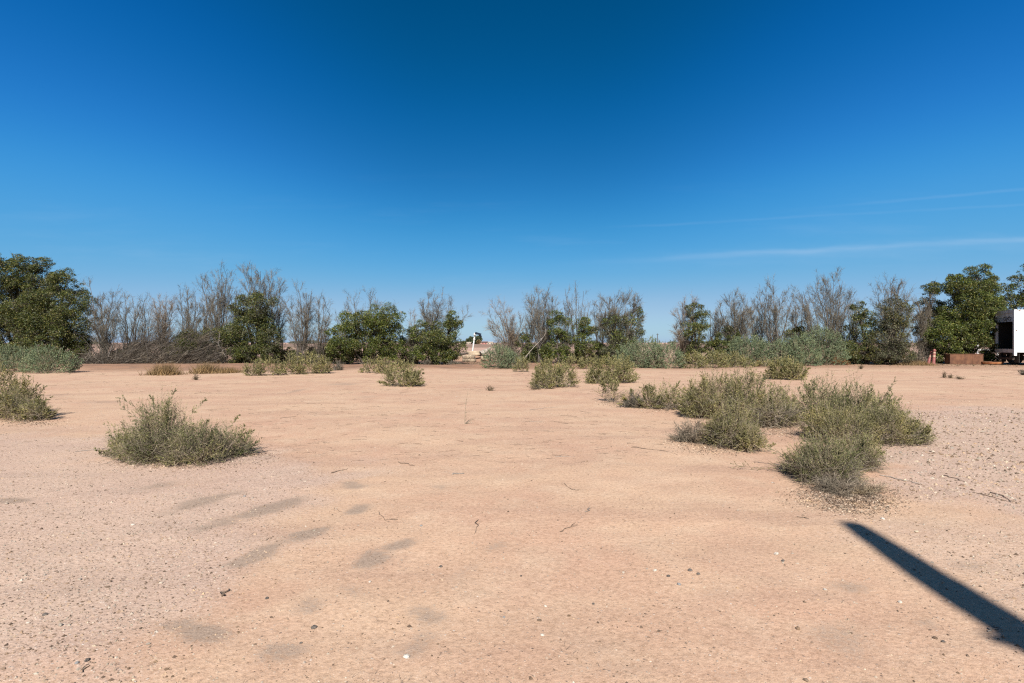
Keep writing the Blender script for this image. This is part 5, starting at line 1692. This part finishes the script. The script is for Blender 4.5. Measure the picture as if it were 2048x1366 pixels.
for k, a in enumerate([(628, 1252, 18, 'stone_dark', 'flat dark angular stone at lower left, right of the big dark sand patch'), (602, 1281, 9, 'stone_dark', 'small round dark stone just below the flat dark angular one'),
                       (534, 1195, 12, 'stone_dark', 'dark brown lump of stone above the flat dark angular one'), (813, 1308, 21, 'stone_white', 'largest pale grey stone at the bottom left of centre'), (1085, 1266, 12, 'stone_white', 'white stone at the bottom centre'),
                       (1091, 1207, 10, 'stone_white', 'chalky white pebble above the white stone at bottom centre'), (740, 1161, 9, 'stone_white', 'small white pebble between the dark sand streaks'), (882, 1127, 11, 'stone_dark', 'brown hollow-looking stone left of centre in the foreground'),
                       (1380, 1141, 13, 'stone_dark', 'dark stone with a twin, right of centre, upper one of the two'), (1397, 1148, 11, 'stone_dark', 'dark stone with a twin, right of centre, lower one of the two'), (1337, 1151, 11, 'stone_dark', 'dark brown flat stone left of the dark twins'),
                       (1358, 1167, 12, 'stone_grey', 'grey flat stone just below the dark twins'), (1310, 1140, 12, 'stone_white', 'pale stone farthest left in the group by the dark twins'), (1553, 1110, 15, 'stone_white', 'pale stone cluster piece left of the pole shadow'),
                       (1566, 1123, 11, 'stone_dark', 'dark blue-grey stone left of the pole shadow'), (842, 1053, 8, 'stone_grey', 'small blue-grey stone in the middle foreground'), (489, 994, 8, 'stone_grey', 'small grey stone among the dark streaks at left'),
                       (56, 1248, 9, 'stone_white', 'white pebble near the left edge'), (90, 1232, 13, 'stone_dark', 'dark lumpy stone near the left edge'), (154, 1327, 12, 'stone_grey', 'blue-grey stone in the bottom left corner'), (175, 1322, 15, 'stone_dark', 'brown chip beside the blue-grey stone in the bottom left corner'),
                       (266, 1053, 10, 'stone_white', 'white stone high on the left stony ground'), (1119, 1307, 10, 'stone_tan', 'tan pebble at the bottom right of centre'), (1187, 1199, 9, 'stone_dark', 'dark pebble in the cracked soil right of centre'), (1765, 1038, 13, 'stone_white', 'flat white stone above the tip of the pole shadow'),
                       (1650, 1177, 11, 'stone_white', 'pale flat pebble below the pole shadow tip'), (1800, 1200, 14, 'stone_white', 'white flat stone at the left rim of the pole shadow'), (1886, 1283, 12, 'stone_dark', 'dark chip below the pole shadow'),
                       (1008, 1229, 8, 'stone_grey', 'small grey pebble left of the chalky white one'), (1042, 1149, 7, 'stone_dark', 'small brown pebble in the centre foreground')]):
    stone(*a, 900 + k)


def stick(pts, rad, label, seed, mat='stick', fork=0):
    rng = np.random.default_rng(seed)
    rad = rad * .55
    G = [px2ground(*p) for p in pts]
    Q = np.array([(x, y, g1(x, y) + rad * 1.1) for x, y in G])
    k = np.linspace(0, len(Q) - 1, max(5, 3 * len(Q)))
    P = np.stack([np.interp(k, np.arange(len(Q)), Q[:, i]) for i in range(3)], 1)
    P[1:-1] += rng.normal(size=(len(P) - 2, 3)) * np.array([.014, .014, .002])
    mb = MB().tubes(P, (rad * np.linspace(1, .45, len(P)))[None], 6, rng, cap=True)
    for _ in range(fork):
        j = rng.integers(1, len(P) - 1)
        d = unit(P[-1] - P[0] + rng.normal(size=3) * np.array([.15, .15, .03]))
        L0 = np.linalg.norm(P[-1] - P[0])
        mb.spikes(P[j][None], (P[j] + d * L0 * rng.uniform(.2, .4) + np.array([0, 0, .015]))[None], rad * .6, rng)
    o = mb.build('stick', M[mat], None, True, loc=Q[0])
    tag(o, label, 'stick', 'dry sticks lying on the sand')


for k, (pts, rad, lb, fk) in enumerate([
        ([(797, 926), (829, 933)], .011, 'straight dark stick lying left of the centre on smooth sand', 0), ([(662, 948), (695, 939)], .009, 'slender stick right of the sprawling left bush', 0),
        ([(905, 951), (928, 949)], .016, 'short tan curled bark piece in the centre', 0), ([(1110, 916), (1150, 917)], .006, 'thin pale crossing twig right of centre', 1), ([(957, 1043), (949, 1069)], .006, 'short dark twig pointing at the camera in the centre foreground', 0),
        ([(1120, 1064), (1156, 1052)], .007, 'forked dark twig in the right of the centre foreground', 2), ([(758, 1026), (773, 1040), (795, 1041)], .006, 'bent twig left of the centre foreground', 1), ([(1128, 969), (1142, 984), (1158, 985)], .006, 'three-pronged dry twig below the orange soil patch', 3),
        ([(1170, 1030), (1180, 1016)], .007, 'pale splayed twig standing out in the red soil', 3), ([(443, 1192), (458, 1178)], .014, 'short thick dark stick in the left foreground', 0), ([(165, 1345), (178, 1329)], .006, 'thin dark twig in the bottom left corner', 0),
        ([(669, 1015), (684, 1023)], .005, 'tiny straight twig among the dark streaks', 0), ([(1262, 898), (1330, 906), (1356, 914)], .006, 'long thin branch left of the dead grey shrub of the clump', 1), ([(1263, 895), (1290, 902)], .005, 'thin twig alongside the long branch left of the clump', 0),
        ([(1760, 952), (1800, 960), (1838, 968)], .011, 'long pale branch on the gravel right of the nearest bush', 2), ([(1888, 952), (1912, 961), (1932, 967)], .009, 'brown branch lying in the gravel at right', 1), ([(1945, 985), (1985, 995), (2020, 1004)], .007, 'long thin branch in the gravel near the right edge', 1),
        ([(1982, 984), (2008, 994), (2022, 1004)], .010, 'dark branch in the gravel near the right edge', 1), ([(560, 838), (595, 834)], .008, 'thin stick on the sand right of the sprawling bush, near its tip', 0), ([(1060, 820), (1115, 816)], .009, 'long twig lying on the sand in the mid distance right of the upright stem', 1),
        ([(1058, 845), (1086, 846)], .007, 'short twig below the long mid-distance twig', 0), ([(1160, 824), (1182, 828)], .007, 'short twig below the straggly bush', 0), ([(1595, 1036), (1618, 1040)], .010, 'short brown stick between the clump and the pole shadow', 0),
        ([(1975, 1262), (2000, 1255)], .008, 'pale bent stick crossing the lower edge of the pole shadow', 1), ([(1985, 1203), (2010, 1199)], .005, 'pale thin twig at the upper edge of the pole shadow', 0), ([(150, 905), (236, 896)], .008, 'long pale stick left of the sprawling bush', 1)]):
    stick(pts, rad, lb, 950 + k, 'bark_pale' if 'pale' in lb or 'tan' in lb else 'stick', fk)
